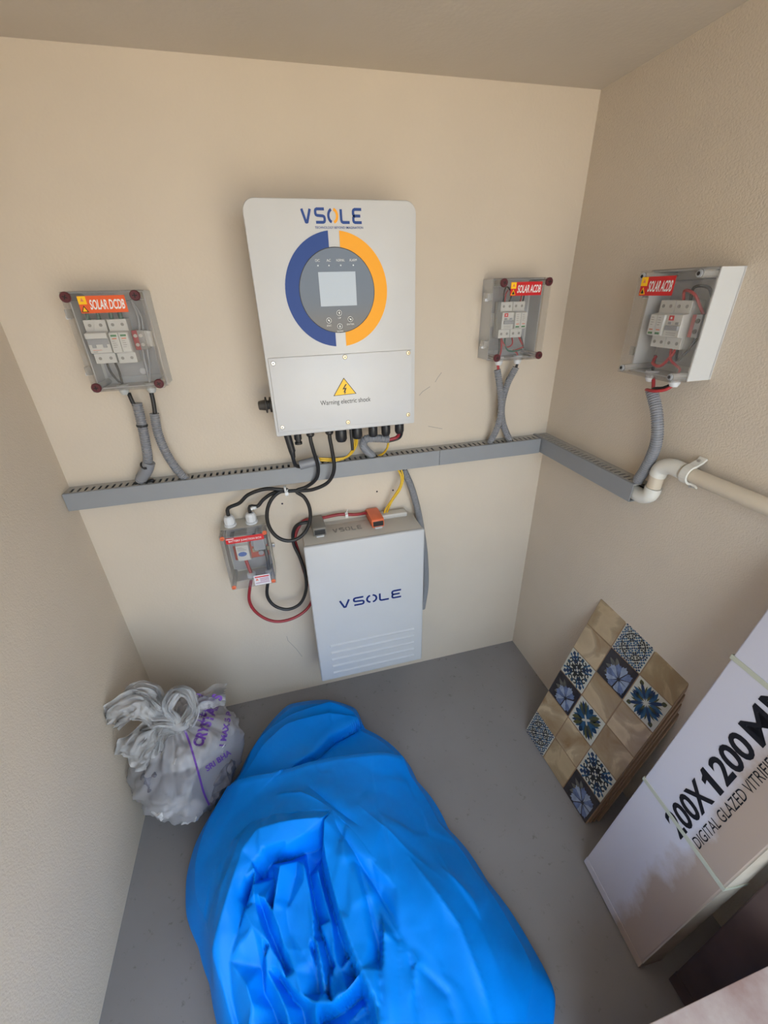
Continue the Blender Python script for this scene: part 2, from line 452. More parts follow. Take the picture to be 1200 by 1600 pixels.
def text_bm(body, bold=0.0, thick=0.0):
    """lettering as a bmesh in the (x, z) plane, unit box, facing -y"""
    c = bpy.data.curves.new('t', 'FONT'); c.body = body; c.size = 1.0
    c.offset = bold; c.resolution_u = 4; c.extrude = 0.0
    ob = bpy.data.objects.new('t', c); col.objects.link(ob)
    bpy.context.view_layer.update()
    me = bpy.data.meshes.new_from_object(ob.evaluated_get(bpy.context.evaluated_depsgraph_get()))
    bpy.data.objects.remove(ob); bpy.data.curves.remove(c)
    t = bmesh.new(); t.from_mesh(me); bpy.data.meshes.remove(me)
    xs = [v.co.x for v in t.verts]; ys = [v.co.y for v in t.verts]
    x0, x1, y0, y1 = min(xs), max(xs), min(ys), max(ys)
    for v in t.verts:
        v.co = Vector(((v.co.x - x0) / (x1 - x0), 0, (v.co.y - y0) / (y1 - y0)))
    bmesh.ops.recalc_face_normals(t, faces=t.faces)
    for f in t.faces:
        if f.normal.y > 0: f.normal_flip()
    return t
def text(mb, body, x0, x1, z0, z1, y, bold=0.0, shear=0.0):
    t = text_bm(body, bold)
    for v in t.verts:
        zz = z0 + v.co.z * (z1 - z0)
        v.co = Vector((x0 + v.co.x * (x1 - x0) + shear * (zz - z0), y, zz))
    return mb.merge(t)

def arc(cx, cz, rx, rz, a0, a1, n=16):
    return [(cx + rx * math.cos(math.radians(a0 + (a1 - a0) * k / n)), cz + rz * math.sin(math.radians(a0 + (a1 - a0) * k / n))) for k in range(n + 1)]

def rounded_rect(x0, x1, z0, z1, r_top, r_bot, n=8):
    p = []
    p += arc(x1 - r_top, z1 - r_top, r_top, r_top, 0, 90, n) + arc(x0 + r_top, z1 - r_top, r_top, r_top, 90, 180, n)
    p += arc(x0 + r_bot, z0 + r_bot, r_bot, r_bot, 180, 270, n) + arc(x1 - r_bot, z0 + r_bot, r_bot, r_bot, 270, 360, n)
    return p

def logo(parent, x0, x1, z0, z1, y, mblue, mright, M=None, world=True, sub='lettering'):
    """the five-letter word mark: each letter a stroked ribbon; O is two half rings"""
    W = x1 - x0; H = z1 - z0
    xs = [(0.0, 0.17), (0.215, 0.395), (0.42, 0.60), (0.625, 0.80), (0.825, 1.0)]
    sw = H * 0.18
    T = 0.0005
    def P(k, pts):
        a, b = xs[k]; m = sw / 2
        return [(x0 + W * a + m + (W * (b - a) - 2 * m) * px, z0 + m + (H - 2 * m) * pz) for px, pz in pts]
    a = MB(); b = MB()
    L = [(0, [(0, 1), (0.42, 0.02), (0.5, 0), (0.58, 0.02), (1, 1)]),
         (1, [(1, 1), (0.18, 1), (0.05, 0.95), (0, 0.85), (0, 0.67), (0.05, 0.57), (0.18, 0.52), (0.82, 0.48), (0.95, 0.43), (1, 0.33), (1, 0.15), (0.95, 0.05), (0.82, 0), (0, 0)]),
         (3, [(0, 1), (0, 0.2), (0.06, 0.06), (0.2, 0), (1, 0)]),
         (4, [(1, 1), (0.2, 1), (0.06, 0.95), (0, 0.85), (0, 0.65), (0.06, 0.55), (0.2, 0.5), (0.85, 0.5)]),
         (4, [(0.2, 0.5), (0.06, 0.45), (0, 0.35), (0, 0.15), (0.06, 0.05), (0.2, 0), (1, 0)])]
    for k, pts in L: a.stroke(P(k, pts), sw, y, y - T)
    a.stroke(P(2, arc(0.5, 0.5, 0.5, 0.5, 108, 252, 14)), sw, y, y - T)
    b.stroke(P(2, arc(0.5, 0.5, 0.5, 0.5, -78, 78, 14)), sw, y, y - T)
    if M is not None: a.xf(M); b.xf(M)
    a.build(sub, mblue, parent, world=world); b.build(sub, mright, parent, world=world)

# ================================================================= THE SETTING
def structure(name, mb, m):
    o = mb.build(name, m); o['kind'] = 'structure'; return o
T = 0.12
wall_back = structure('wall_back', MB().box(XL - T, XR + T, 0, T, 0, ZC), 'wall_paint')
structure('wall_left', MB().box(XL - T, XL, YF, 0, 0, ZC), 'wall_rough')
structure('wall_right', MB().box(XR, XR + T, YF, 0, 0, ZC), 'wall_rough')
structure('floor', MB().box(XL - T, XR + T, YF, T, -0.1, 0), 'floor_paint')
structure('ceiling', MB().box(XL - T, XR + T, YF, T, ZC, ZC + 0.15), 'ceiling_paint')
structure('added_front_wall', MB().box(XL - T, -0.32, YF - 0.10, YF, 0, ZC), 'wall_paint')  # unseen wall piece, added to keep light off the left side
structure('ground', MB().box(-30, 30, -40, YF, -0.2, -0.1), 'yard_concrete')

# drill holes and scuffs on the back wall
for u, v in ((441, 787), (589, 768), (614, 766)):
    q = on_back(u, v)
    MB().cyl((q.x, -0.0006, q.z), (q.x, 0.004, q.z), 0.0032, n=10).build('drill_hole', 'hole_dark', wall_back)
for px in (((690, 582), (684, 590), (680, 597)), ((672, 604), (660, 612), (655, 618)), ((448, 994), (450, 1001), (463, 1014), (472, 1026)), ((669, 666), (691, 670))):
    MB().stroke([(on_back(*q).x, on_back(*q).z) for q in px], 0.0016, 0.001, -0.0003).build('scuff_mark', 'pencil', wall_back)

# ================================================================= INVERTER
def build_inverter():
    D = 0.16
    x0, x1, z0, z1 = -0.0125, 0.367, 1.135, 1.6425
    root = empty('inverter', (0.177, 0, z0), 'white wall-mounted solar inverter with blue and yellow ring display and warning triangle', 'inverter')
    body = MB().poly(rounded_rect(x0, x1, z0, z1, 0.026, 0.004), -0.012, -D, bevel=0.004).build('body', 'white_metal', root, smooth=True, world=True, angle=35)
    MB().box(x0 + 0.05, x1 - 0.05, -0.013, 0, z0 + 0.10, z1 - 0.06).build('wall_bracket', 'steel', root, world=True)
    # terminal cover with its screws
    cov = MB().box(x0 + 0.007, x1 - 0.010, -D - 0.004, -D + 0.002, 1.147, 1.3295, bevel=0.0025).build('terminal_cover', 'cover_metal', root, smooth=True, world=True, angle=35)
    for sx, sz in ((x0 + 0.018, 1.3175), (x0 + 0.018, 1.160), (0.181, 1.322), (0.178, 1.157), (x1 - 0.020, 1.3225), (x1 - 0.020, 1.162)):
        m = MB().lathe((sx, -D - 0.0035, sz), (0, -1, 0), [(0, 0.0058), (0.0012, 0.0058), (0.002, 0.0045), (0.0022, 0.002)], 18)
        sc = m.build('screw', 'brass' if sx > 0.1 else 'steel', cov, world=True)
        MB().cyl((sx, -D - 0.0055, sz), (sx, -D - 0.0062, sz), 0.0016, n=6).build('screw_socket', 'black_print', cov, world=True)
    # warning triangle and words
    q = [on_back(*p, D + 0.004) for p in ((521, 619), (557, 615), (537, 590))]
    tri = [(p.x, p.z) for p in q]
    cx = sum(p[0] for p in tri) / 3; cz = sum(p[1] for p in tri) / 3
    sg = MB().poly(tri, -D - 0.0039, -D - 0.0046).build('warning_triangle', 'black_print', root, world=True)
    tin = [(cx + (x - cx) * 0.90, cz + (z - cz) * 0.90) for x, z in tri]
    MB().poly(tin, -D - 0.0044, -D - 0.0050).build('yellow_field', 'label_yellow', sg, world=True)
    b = MB()
    s = 0.0125
    bolt = [(0.25, 1.0), (-0.55, 0.0), (0.05, 0.05), (-0.35, -0.62), (-0.12, -0.5), (-0.1, -0.95), (0.35, -0.55), (0.08, -0.58), (0.5, 0.3), (-0.08, 0.22), (0.6, 1.0)]
    b.poly([(cx + x * s * 0.85, cz + z * s) for x, z in bolt], -D - 0.0049, -D - 0.0056)
    b.build('lightning_bolt', 'black_print', sg, world=True)
    a, c = on_back(501, 634, D + 0.004), on_back(579, 622, D + 0.004)
    text(MB(), 'Warning electric shock', a.x, c.x, a.z - 0.003, a.z + 0.0125, -D - 0.0047).build('lettering', 'black_print', root, world=True)
    # ring halves and display disc
    cx, cz = 0.1745, 1.4665
    for side, m in ((-1, 'logo_blue'), (1, 'ring_yellow')):
        R, r, gap = 0.1195, 0.0885, 0.0125
        g0 = math.degrees(math.asin(gap / R)); g1 = math.degrees(math.asin(gap / r))
        if side > 0: out = arc(cx, cz, R, R, -90 + g0, 90 - g0, 40) + arc(cx, cz, r, r, 90 - g1, -90 + g1, 40)
        else: out = arc(cx, cz, R, R, 90 + g0, 270 - g0, 40) + arc(cx, cz, r, r, 270 - g1, 90 + g1, 40)
        h = len(out) // 2; mb = MB(); rows = []
        for k in range(h):
            o_, i_ = out[k], out[-1 - k]
            rows.append([mb.bm.verts.new((p[0], -D - e, p[1])) for p in (o_, i_) for e in (0.0, 0.0012)])
        for p, q2 in zip(rows, rows[1:]):
            for a0, a1 in ((1, 3), (3, 2), (0, 1)): mb.bm.faces.new((p[a0], p[a1], q2[a1], q2[a0]))
        bmesh.ops.recalc_face_normals(mb.bm, faces=mb.bm.faces)
        mb.build('ring_half', m, root, world=True)
    disc = MB().lathe((cx, -D + 0.001, cz), (0, -1, 0), [(0, 0.0885), (0.003, 0.0885), (0.0036, 0.087)], 72).build('display_disc', 'display_grey', root, world=True)
    sx0, sx1, sz0, sz1 = 0.1325, 0.2185, 1.4365, 1.5065
    yd = -D - 0.0025
    MB().box(sx0, sx1, yd - 0.0008, yd, sz0, sz1).build('screen', 'screen_glass', disc, world=True)
    w = MB(); 
    for t_, tx, wd in (('DC', 0.1335, 0.010), ('AC', 0.1585, 0.010), ('NORMAL', 0.1855, 0.019), ('ALARM', 0.2145, 0.017)):
        text(w, t_, tx - wd / 2, tx + wd / 2, 1.5265, 1.5315, yd - 0.0007)
        w.cyl((tx, yd, 1.519), (tx, yd - 0.0007, 1.519), 0.0016, n=10)
    w.build('indicator_lettering', 'print_white', disc, world=True)
    bl = MB()
    for (bx, bz, t_, g) in ((0.1745, 1.4215, 'UP', (0, 1)), (0.1485, 1.4060, 'ESC', (-0.6, 0.8)), (0.2005, 1.4070, 'ENTER', (0.8, -0.6)), (0.1740, 1.3925, 'DOWN', (0, -1))):
        bt = MB().lathe((bx, yd, bz), (0, -1, 0), [(0, 0.0062), (0.0012, 0.0062), (0.0012, 0.0052)], 20).build('button', 'print_white', disc, world=True)
        MB().cyl((bx, yd - 0.0008, bz), (bx, yd - 0.0016, bz), 0.0052, n=20).build('button_face', 'black_plastic', disc, world=True)
        g = Vector(g).normalized(); n = Vector((-g.y, g.x)); c_ = Vector((bx, bz))
        ar = [c_ + g * 0.0036, c_ + n * 0.0028, c_ + n * 0.0011, c_ - g * 0.003 + n * 0.0011, c_ - g * 0.003 - n * 0.0011, c_ - n * 0.0011, c_ - n * 0.0028]
        MB().poly([tuple(p) for p in ar], yd - 0.0015, yd - 0.0020).build('arrow', 'print_white', disc, world=True)
        wd = 0.0036 * len(t_)
        text(bl, t_, bx - wd / 2, bx + wd / 2, bz - 0.0128, bz - 0.0092, yd - 0.0007)
    bl.build('button_lettering', 'print_white', disc, world=True)
    # word mark
    a = on_back(470, 347, D); c = on_back(566, 326, D)
    logo(root, a.x + 0.001, c.x, 1.5975, 1.6265, -D - 0.0002, 'logo_blue', 'ring_yellow')
    a = on_back(492, 353, D)
    text(MB(), 'TECHNOLOGY BEYOND IMAGINATION', a.x, c.x, 1.5885, 1.5930, -D - 0.0006, bold=0.01).build('lettering', 'logo_blue', root, world=True)
    # isolator knob on the left flank
    m = MB().lathe((x0, -0.085, 1.203), (-1, 0, 0), [(0, 0.020), (0.006, 0.020), (0.007, 0.012), (0.012, 0.012), (0.013, 0.021), (0.017, 0.021), (0.018, 0.014), (0.034, 0.0115), (0.036, 0.008)], 20)
    m.build('isolator_knob', 'brown_knob', root, smooth=True, world=True, angle=35)
    # glands under the body
    YG = -0.100
    def under(u, v):                             # place below the body, by the photo column
        p = on_back(u, v, -YG); return p.x
    for u, r, h in ((485, 0.0115, 0.026), (515, 0.0115, 0.026), (533, 0.0165, 0.050), (558, 0.015, 0.046), (583, 0.0135, 0.045), (603, 0.0135, 0.046), (624, 0.0135, 0.044)):
        x = under(u, 680)
        n = 8
        m = MB().lathe((x, YG, z0 + 0.001), (0, 0, -1), [(0, r * 1.08), (h * 0.30, r * 1.08), (h * 0.32, r * 0.92), (h * 0.42, r), (h * 0.85, r), (h, r * 0.78)], 14)
        m.build('cable_gland', 'black_plastic', root, smooth=True, world=True, angle=30)
    # plug connectors on the left
    x = under(449, 690)
    p1 = on_back(458, 715, 0.100)
    MB().cyl((x, YG, z0), (p1.x, YG, p1.z + 0.018), 0.0105, 0.0095, 12).cyl((p1.x - 0.001, YG, p1.z + 0.02), (p1.x + 0.001, YG, p1.z), 0.0088, 0.006, 12).build('plug_connector', 'black_plastic', root, smooth=True, world=True, angle=35)
    x = under(466, 688)
    MB().lathe((x, YG, z0), (0, 0, -1), [(0, 0.0075), (0.012, 0.0075), (0.013, 0.0105), (0.030, 0.0105), (0.031, 0.008), (0.037, 0.008), (0.038, 0.0105), (0.044, 0.0105)], 14).build('plug_socket', 'black_plastic', root, world=True)
    x = under(548, 690)
    MB().cyl((x, YG - 0.012, z0 + 0.001), (x + 0.002, YG - 0.012, 1.060), 0.0044, 0.0044, 10).build('antenna', 'black_plastic', root, smooth=True, world=True, angle=40)
    return root
build_inverter()

# ================================================================= BATTERY
def build_battery():
    D = 0.15
    x0, x1, z0, z1 = 0.017, 0.409, 0.188, 0.777
    root = empty('battery', (0.213, 0, z0), 'white wall-mounted battery with blue logo and grooved lower front', 'battery')
    MB().box(x0 + 0.004, x1 - 0.004, -D + 0.012, -0.024, z0 + 0.004, z1, bevel=0.004).build('body', 'battery_body', root, smooth=True, world=True, angle=35)
    MB().box(x0, x1, -D, -D + 0.016, z0, z1 + 0.001, bevel=0.006, seg=3).build('front_cover', 'battery_white', root, smooth=True, world=True, angle=35)
    MB().box(0.06, x1 - 0.02, -0.025, 0.0, z0 + 0.05, z1 - 0.001, bevel=0.001).build('wall_bracket', 'battery_body', root, world=True)
    for k in range(5):
        zt = 0.372 - 0.0335 * k
        a = 0.062
        MB().prism_x([(-D + 0.002, zt), (-D - 0.0018, zt - 0.019), (-D + 0.002, zt - 0.026)], a, 0.376, bevel=0.0012).build('ridge', 'battery_white', root, world=True)
    q0 = on_back(530, 945, D); q1 = on_back(628, 914, D)
    logo(root, q0.x, q1.x, 0.5170, 0.5535, -D - 0.0002, 'battery_blue', 'battery_blue')
    # grey word mark lying on the top plate
    M = Matrix.Translation((0.118, -0.085, z1 + 0.0008)) @ Matrix.Rotation(-math.pi / 2, 4, 'X')
    logo(root, 0, 0.098, 0, 0.026, 0, 'print_grey', 'print_grey', M=M)
    # connectors
    def connector(cx, cy, rz, m1, m2):
        M = Matrix.Translation((cx, cy, z1)) @ Matrix.Rotation(rz, 4, 'Z')
        t = MB().prism_x([(0.055, 0), (0.055, 0.024), (0.040, 0.032), (-0.036, 0.032), (-0.042, 0.026), (-0.042, 0.0)], -0.0205, 0.0205, bevel=0.003).xf(M)
        c = t.build('battery_connector', m1, root, smooth=True, world=True, angle=35)
        t = MB().box(-0.017, 0.017, -0.0445, -0.040, 0.007, 0.024, bevel=0.001).xf(M)
        t.build('connector_mouth', m2, c, world=True)
        MB().box(-0.012, 0.012, -0.048, -0.040, 0.0005, 0.0045).xf(M).build('connector_latch', 'gland_white', c, world=True)
    connector(0.0745, -0.050, 0.02, 'connector_grey', 'black_plastic')
    connector(0.2660, -0.052, 0.02, 'orange_plastic', 'dark_slot')
    MB().box(0.291, 0.382, -0.046, -0.012, z1 - 0.001, z1 + 0.016, bevel=0.004).build('port_cover', 'battery_body', root, smooth=True, world=True, angle=35)
build_battery()

# ================================================================= DISTRIBUTION BOXES
def breaker(parent, x, z, w, h, style):
    """module on the rail: stepped profile, poles, toggle; local frame of the box, -y outwards"""
    prof = [(-0.018, h / 2), (-0.052, h / 2), (-0.052, h * 0.24), (-0.066, h * 0.22), (-0.066, -h * 0.24), (-0.052, -h * 0.26), (-0.052, -h / 2), (-0.018, -h / 2)]
    c = MB().prism_x(prof, x - w / 2, x + w / 2, bevel=0.0008).build('circuit_breaker' if style in ('mcb', 'rccb') else 'surge_protector', 'breaker_white', parent)
    n = 2
    for zz in (h * 0.38, -h * 0.38):
        for k in range(n):
            xx = x + (k - 0.5) * w * 0.5
            MB().cyl((xx, -0.0515, zz + z), (xx, -0.0528, zz + z), 0.0036, n=12).build('terminal_screw', 'print_grey', c)
    c.location.z = z
    for ch in list(c.children): ch.location.z = -z
    if style == 'mcb':
        MB().box(x - w / 2, x + w / 2, -0.072, -0.064, h * 0.09, h * 0.22, bevel=0.0015).build('toggle', 'breaker_white', c)
        MB().box(x - w / 2 + 0.001, x + w / 2 - 0.001, -0.0675, -0.064, -h * 0.045, h * 0.085).build('toggle_slot', 'breaker_grey', c)
        for s in (-1, 1):
            MB().box(x + s * w * 0.25 - w * 0.09, x + s * w * 0.25 + w * 0.09, -0.0678, -0.064, -h * 0.12, -h * 0.04).build('toggle_slot', 'breaker_grey', c)
        MB().box(x - w * 0.36, x + w * 0.05, -0.0664, -0.0655, -h * 0.175, -h * 0.165).build('print', 'orange_print', c)
        MB().box(x - w * 0.36, x - w * 0.16, -0.0664, -0.0655, -h * 0.215, -h * 0.2).build('print', 'print_grey', c)
    elif style == 'rccb':
        MB().box(x - w * 0.33, x - w * 0.02, -0.0668, -0.065, h * 0.10, h * 0.20).build('logo_square', 'label_red', c)
        MB().box(x - w * 0.22, x - w * 0.13, -0.0674, -0.0665, h * 0.13, h * 0.17).build('logo_mark', 'print_white', c)
        MB().box(x - w * 0.36, x + w * 0.46, -0.0720, -0.065, -h * 0.10, h * 0.00, bevel=0.0015).build('toggle', 'breaker_grey', c)
        for s in (-0.2, 0.25):
            MB().box(x + s * w - 0.004, x + s * w + 0.004, -0.0674, -0.065, h * 0.02, h * 0.07).build('toggle_slot', 'breaker_grey', c)
        for k in range(2):
            MB().box(x - w * 0.3, x + w * 0.3, -0.0666, -0.0655, -h * (0.16 + 0.04 * k), -h * (0.15 + 0.04 * k)).build('print', 'print_grey', c)
    else:
        up = style == 'spd_up'
        for s in (-1, 1):
            a = x + s * w * 0.25
            cart = MB().box(a - w * 0.235, a + w * 0.235, -0.071, -0.0655, -h * 0.225, h * 0.21, bevel=0.001).build('cartridge', 'breaker_white', c)
            zg = h * 0.15 if up else -h * 0.18
            MB().box(a - w * 0.15, a + w * 0.15, -0.0716, -0.0708, zg - h * 0.022, zg + h * 0.022).build('status_window', 'spd_green', c)
            zo = h * 0.085 if up else -h * 0.105
            MB().box(a - w * 0.12, a + w * 0.12, -0.0715, -0.0708, zo - h * 0.012, zo + h * 0.012).build('print', 'orange_print', c)
            for k in range(4):
                zk = (h * 0.03 - h * 0.045 * k) if up else (h * 0.15 - h * 0.05 * k)
                MB().box(a - w * 0.14, a + w * (0.02 + 0.03 * (k % 3)), -0.0713, -0.0708, zk - h * 0.006, zk + h * 0.006).build('print', 'print_grey', c)
    return c

def distribution_box(label, loc, rotz, kind, cap, lab, title):
    w, h, dB, dL = 0.158, 0.212, 0.062, 0.100
    root = empty('distribution_box', loc, label, 'fuse box', 'solar distribution boxes', (0, 0, rotz))
    X, Z = w / 2, h / 2; t = 0.003
    b = MB().box(-X, X, -0.004, 0, -Z, Z)
    b.box(-X, -X + t, -dB, -0.003, -Z, Z); b.box(X - t, X, -dB, -0.003, -Z, Z)
    b.box(-X + t, X - t, -dB, -0.003, Z - t, Z); b.box(-X + t, X - t, -dB, -0.003, -Z, -Z + t)
    b.build('enclosure', 'box_grey', root)
    MB().box(-X + 0.012, X - 0.012, -0.012, -0.004, -Z + 0.02, Z - 0.02, bevel=0.001).build('mounting_plate', 'inner_plate', root)
    l = MB().box(-X, X, -dL, -dL + 0.0022, -Z, Z, bevel=0.0008)
    l.box(-X, -X + 0.002, -dL + 0.0022, -dB - 0.0004, -Z, Z); l.box(X - 0.002, X, -dL + 0.0022, -dB - 0.0004, -Z, Z)
    l.box(-X + 0.002, X - 0.002, -dL + 0.0022, -dB - 0.0004, Z - 0.002, Z); l.box(-X + 0.002, X - 0.002, -dL + 0.0022, -dB - 0.0004, -Z, -Z + 0.002)
    l.box(-X - 0.002, X + 0.002, -dB - 0.004, -dB - 0.0004, Z - 0.001, Z + 0.002); l.box(-X - 0.002, X + 0.002, -dB - 0.004, -dB - 0.0004, -Z - 0.002, -Z + 0.001)
    l.box(-X - 0.002, -X + 0.001, -dB - 0.004, -dB - 0.0004, -Z, Z); l.box(X - 0.001, X + 0.002, -dB - 0.004, -dB - 0.0004, -Z, Z)
    lid = l.build('lid', 'clear_lid', root)
    e = 0.0105
    for sx in (-1, 1):
        for sz in (-1, 1):
            px, pz = sx * (X - e), sz * (Z - e)
            MB().cyl((px, -0.01, pz), (px, -dL + 0.004, pz), 0.0075, n=12).build('lid_post', 'clear_piece', lid)
            if cap == 'maroon':
                MB().lathe((px, -dL, pz), (0, -1, 0), [(0, 0.0108), (0.004, 0.0108), (0.006, 0.009)], 20).build('lid_screw', 'maroon_plastic', root)
                m = MB().box(px - 0.005, px + 0.005, -dL - 0.0066, -dL - 0.0055, pz - 0.0011, pz + 0.0011).box(px - 0.0011, px + 0.0011, -dL - 0.0066, -dL - 0.0055, pz - 0.005, pz + 0.005)
                m.xf(Matrix.Translation((px, 0, pz)) @ Matrix.Rotation(0.6 * sx + sz, 4, 'Y') @ Matrix.Translation((-px, 0, -pz)))
                m.build('screw_slot', 'dark_slot', root)
            else:
                MB().lathe((px, -dL + 0.003, pz), (0, -1, 0), [(0, 0.0065), (0.003, 0.0065), (0.004, 0.005)], 16).build('lid_screw', 'breaker_grey', root)
                MB().cyl((px, -dL - 0.0008, pz), (px, -dL - 0.0016, pz), 0.0035, n=8).build('screw_slot', 'dark_slot', root)
    # latches on the left flank
    for zz in (0.062, -0.062):
        lg = MB().box(-X - 0.015, -X - 0.0005, -0.064, -0.040, zz - 0.009, zz + 0.010, bevel=0.001).build('lid_latch', 'clear_piece', root)
        MB().box(-X - 0.019, -X - 0.009, -0.058, -0.046, zz - 0.011, zz - 0.004, bevel=0.001).build('latch_tongue', 'gland_white', lg)
    # printed plate with warning signs
    lx0, lx1, lz0, lz1 = cap_label[title]
    pl = MB().box(lx0, lx1, -dL - 0.0009, -dL, lz0, lz1).build('label_plate', lab, root)
    hh = lz1 - lz0; y = -dL - 0.001
    MB().box(lx0 + 0.0005, lx0 + hh * 0.48, y - 0.0006, y, lz0 + hh * 0.52, lz1 - 0.0005).build('warning_sign', 'label_yellow', pl)
    cx, cz = lx0 + hh * 0.25, lz0 + hh * 0.77
    MB().poly([(cx - 0.0035, cz - 0.003), (cx + 0.0035, cz - 0.003), (cx, cz + 0.0045)], y - 0.0006, y - 0.0010).build('warning_sign', 'orange_print', pl)
    cz = lz0 + hh * 0.24
    MB().poly([(cx - 0.007, cz - 0.006), (cx + 0.007, cz - 0.006), (cx, cz + 0.0075)], y, y - 0.0006).build('warning_sign', 'dark_slot' if lab == 'label_orange' else 'label_yellow', pl)
    MB().poly([(cx - 0.0045, cz - 0.0046), (cx + 0.0045, cz - 0.0046), (cx, cz + 0.0042)], y - 0.0005, y - 0.0010).build('warning_sign', 'label_yellow' if lab == 'label_orange' else 'dark_slot', pl)
    text(MB(), title, lx0 + hh * 0.60, lx1 - 0.004, lz0 + hh * 0.20, lz1 - hh * 0.22, y - 0.0004, bold=0.022, shear=0.10).build('lettering', 'print_white', pl)
    # glands below
    for gx in ((-0.029, 0.034) if kind != 'right' else (-0.030, 0.036)):
        gm = MB().lathe((gx, -0.045, -Z), (0, 0, -1), [(-0.006, 0.014), (0.003, 0.014), (0.004, 0.0115), (0.012, 0.0115), (0.019, 0.008)], 16)
        gm.build('cable_gland', 'gland_grey' if kind == 'dc' else 'gland_white', root, smooth=True, angle=30)
    # what is inside
    wire = lambda pts, m, r=0.0021: MB().tube(pts, r, 8).build('wire', m, root, smooth=True)
    MB().box(-X + 0.016, X - 0.016, -0.019, -0.012, -0.018, 0.018).build('mounting_rail', 'steel', root)
    if kind == 'dc':
        breaker(root, -0.045, 0.0, 0.046, 0.096, 'mcb')
        breaker(root, 0.002, -0.001, 0.041, 0.098, 'spd_up')
        tb = MB().box(0.026, 0.038, -0.050, -0.012, -0.022, 0.022, bevel=0.001).build('terminal_block', 'terminal_red', root)
        MB().box(0.038, 0.053, -0.050, -0.012, -0.022, 0.022, bevel=0.001).build('terminal_block_half', 'clear_piece', tb)
        for zz in (-0.010, 0.010):
            for xx in (0.033, 0.045): MB().cyl((xx, -0.049, zz), (xx, -0.0525, zz), 0.004, n=10).build('terminal_screw', 'steel', tb)
        for xx in (-0.056, -0.034): wire([(xx, -0.046, 0.046), (xx + 0.001, -0.05, 0.062), (xx, -0.03, 0.085)], 'copper_green', 0.004)
        for xx in (-0.008, 0.012): wire([(xx, -0.046, 0.046), (xx + 0.001, -0.05, 0.062), (xx, -0.03, 0.085)], 'copper_green', 0.005)
        for xx in (0.036, 0.046): wire([(xx, -0.03, -0.02), (xx - 0.002, -0.035, -0.05), (0.034, -0.045, -Z + 0.002)], 'breaker_grey', 0.003)
        for xx in (0.040, 0.048): wire([(xx, -0.03, 0.02), (xx + 0.006, -0.034, 0.05), (0.040, -0.03, 0.088)], 'breaker_grey', 0.003)
        for xx in (-0.048, -0.030): wire([(xx, -0.046, -0.046), (xx + 0.004, -0.05, -0.07), (-0.029, -0.045, -Z + 0.002)], 'black_cable', 0.0026)
        MB().lathe((0.018, -0.011, -0.076), (0, -1, 0), [(0, 0.008), (0.003, 0.008), (0.004, 0.005)], 14).build('plate_screw', 'gland_white', root)
    elif kind == 'back':
        breaker(root, -0.025, 0.0, 0.037, 0.096, 'rccb')
        breaker(root, 0.014, 0.0, 0.038, 0.096, 'spd_down')
        wire([(-0.034, -0.046, 0.046), (-0.036, -0.05, 0.075), (-0.02, -0.035, 0.086), (-0.010, -0.045, 0.07), (-0.016, -0.046, 0.046)], 'black_cable')
        wire([(-0.030, -0.046, 0.046), (-0.030, -0.05, 0.070), (-0.018, -0.04, 0.078)], 'red_wire')
        wire([(0.020, -0.046, 0.046), (0.020, -0.052, 0.072)], 'red_wire')
        wire([(0.029, -0.03, 0.025), (0.036, -0.035, 0.05), (0.037, -0.035, 0.08)], 'black_cable')
        wire([(-0.036, -0.046, -0.046), (-0.036, -0.052, -0.075), (-0.034, -0.045, -Z + 0.003)], 'black_cable', 0.0026)
        wire([(-0.030, -0.046, -0.046), (-0.029, -0.052, -0.075), (-0.028, -0.045, -Z + 0.003)], 'red_wire', 0.0026)
        wire([(-0.030, -0.046, -0.046), (-0.026, -0.055, -0.062), (-0.010, -0.055, -0.074), (0.004, -0.055, -0.066), (0.006, -0.046, -0.046)], 'red_wire')
        wire([(-0.016, -0.046, -0.046), (-0.020, -0.055, -0.065), (-0.008, -0.055, -0.083), (0.020, -0.055, -0.086), (0.040, -0.05, -0.082)], 'green_wire', 0.0026)
        wire([(0.024, -0.046, -0.040), (0.034, -0.05, -0.058), (0.046, -0.048, -0.076), (0.030, -0.05, -0.082), (0.014, -0.05, -0.086)], 'red_wire', 0.0028)
        wire([(0.028, -0.046, -0.030), (0.037, -0.05, -0.055), (0.048, -0.048, -0.080)], 'black_cable', 0.0026)
        wire([(0.012, -0.05, -0.084), (0.030, -0.045, -0.094), (0.033, -0.045, -Z + 0.003)], 'red_wire', 0.0026)
    else:
        breaker(root, -0.030, 0.0, 0.038, 0.096, 'spd_down')
        breaker(root, 0.010, 0.0, 0.040, 0.096, 'rccb')
        tb = MB().box(0.037, 0.046, -0.050, -0.012, -0.022, 0.022, bevel=0.001).build('terminal_block', 'terminal_red', root)
        MB().box(0.046, 0.060, -0.050, -0.012, -0.022, 0.022, bevel=0.001).build('terminal_block_half', 'breaker_grey', tb)
        for zz in (-0.010, 0.010): MB().cyl((0.053, -0.049, zz), (0.053, -0.0525, zz), 0.0045, n=10).build('terminal_screw', 'dark_slot', tb)
        wire([(0.002, -0.046, 0.046), (0.006, -0.055, 0.066), (0.030, -0.055, 0.060), (0.052, -0.04, 0.022)], 'red_wire', 0.003)
        wire([(0.018, -0.046, 0.046), (0.022, -0.05, 0.072), (0.046, -0.04, 0.070), (0.062, -0.03, 0.030)], 'black_cable', 0.003)
        wire([(-0.030, -0.046, -0.068), (-0.026, -0.055, -0.082), (-0.004, -0.055, -0.086), (0.012, -0.05, -0.064), (0.018, -0.046, -0.046)], 'red_wire', 0.0035)
        wire([(0.004, -0.046, -0.046), (0.016, -0.052, -0.07), (0.040, -0.045, -0.088), (0.036, -0.045, -Z + 0.003)], 'red_wire', 0.0028)
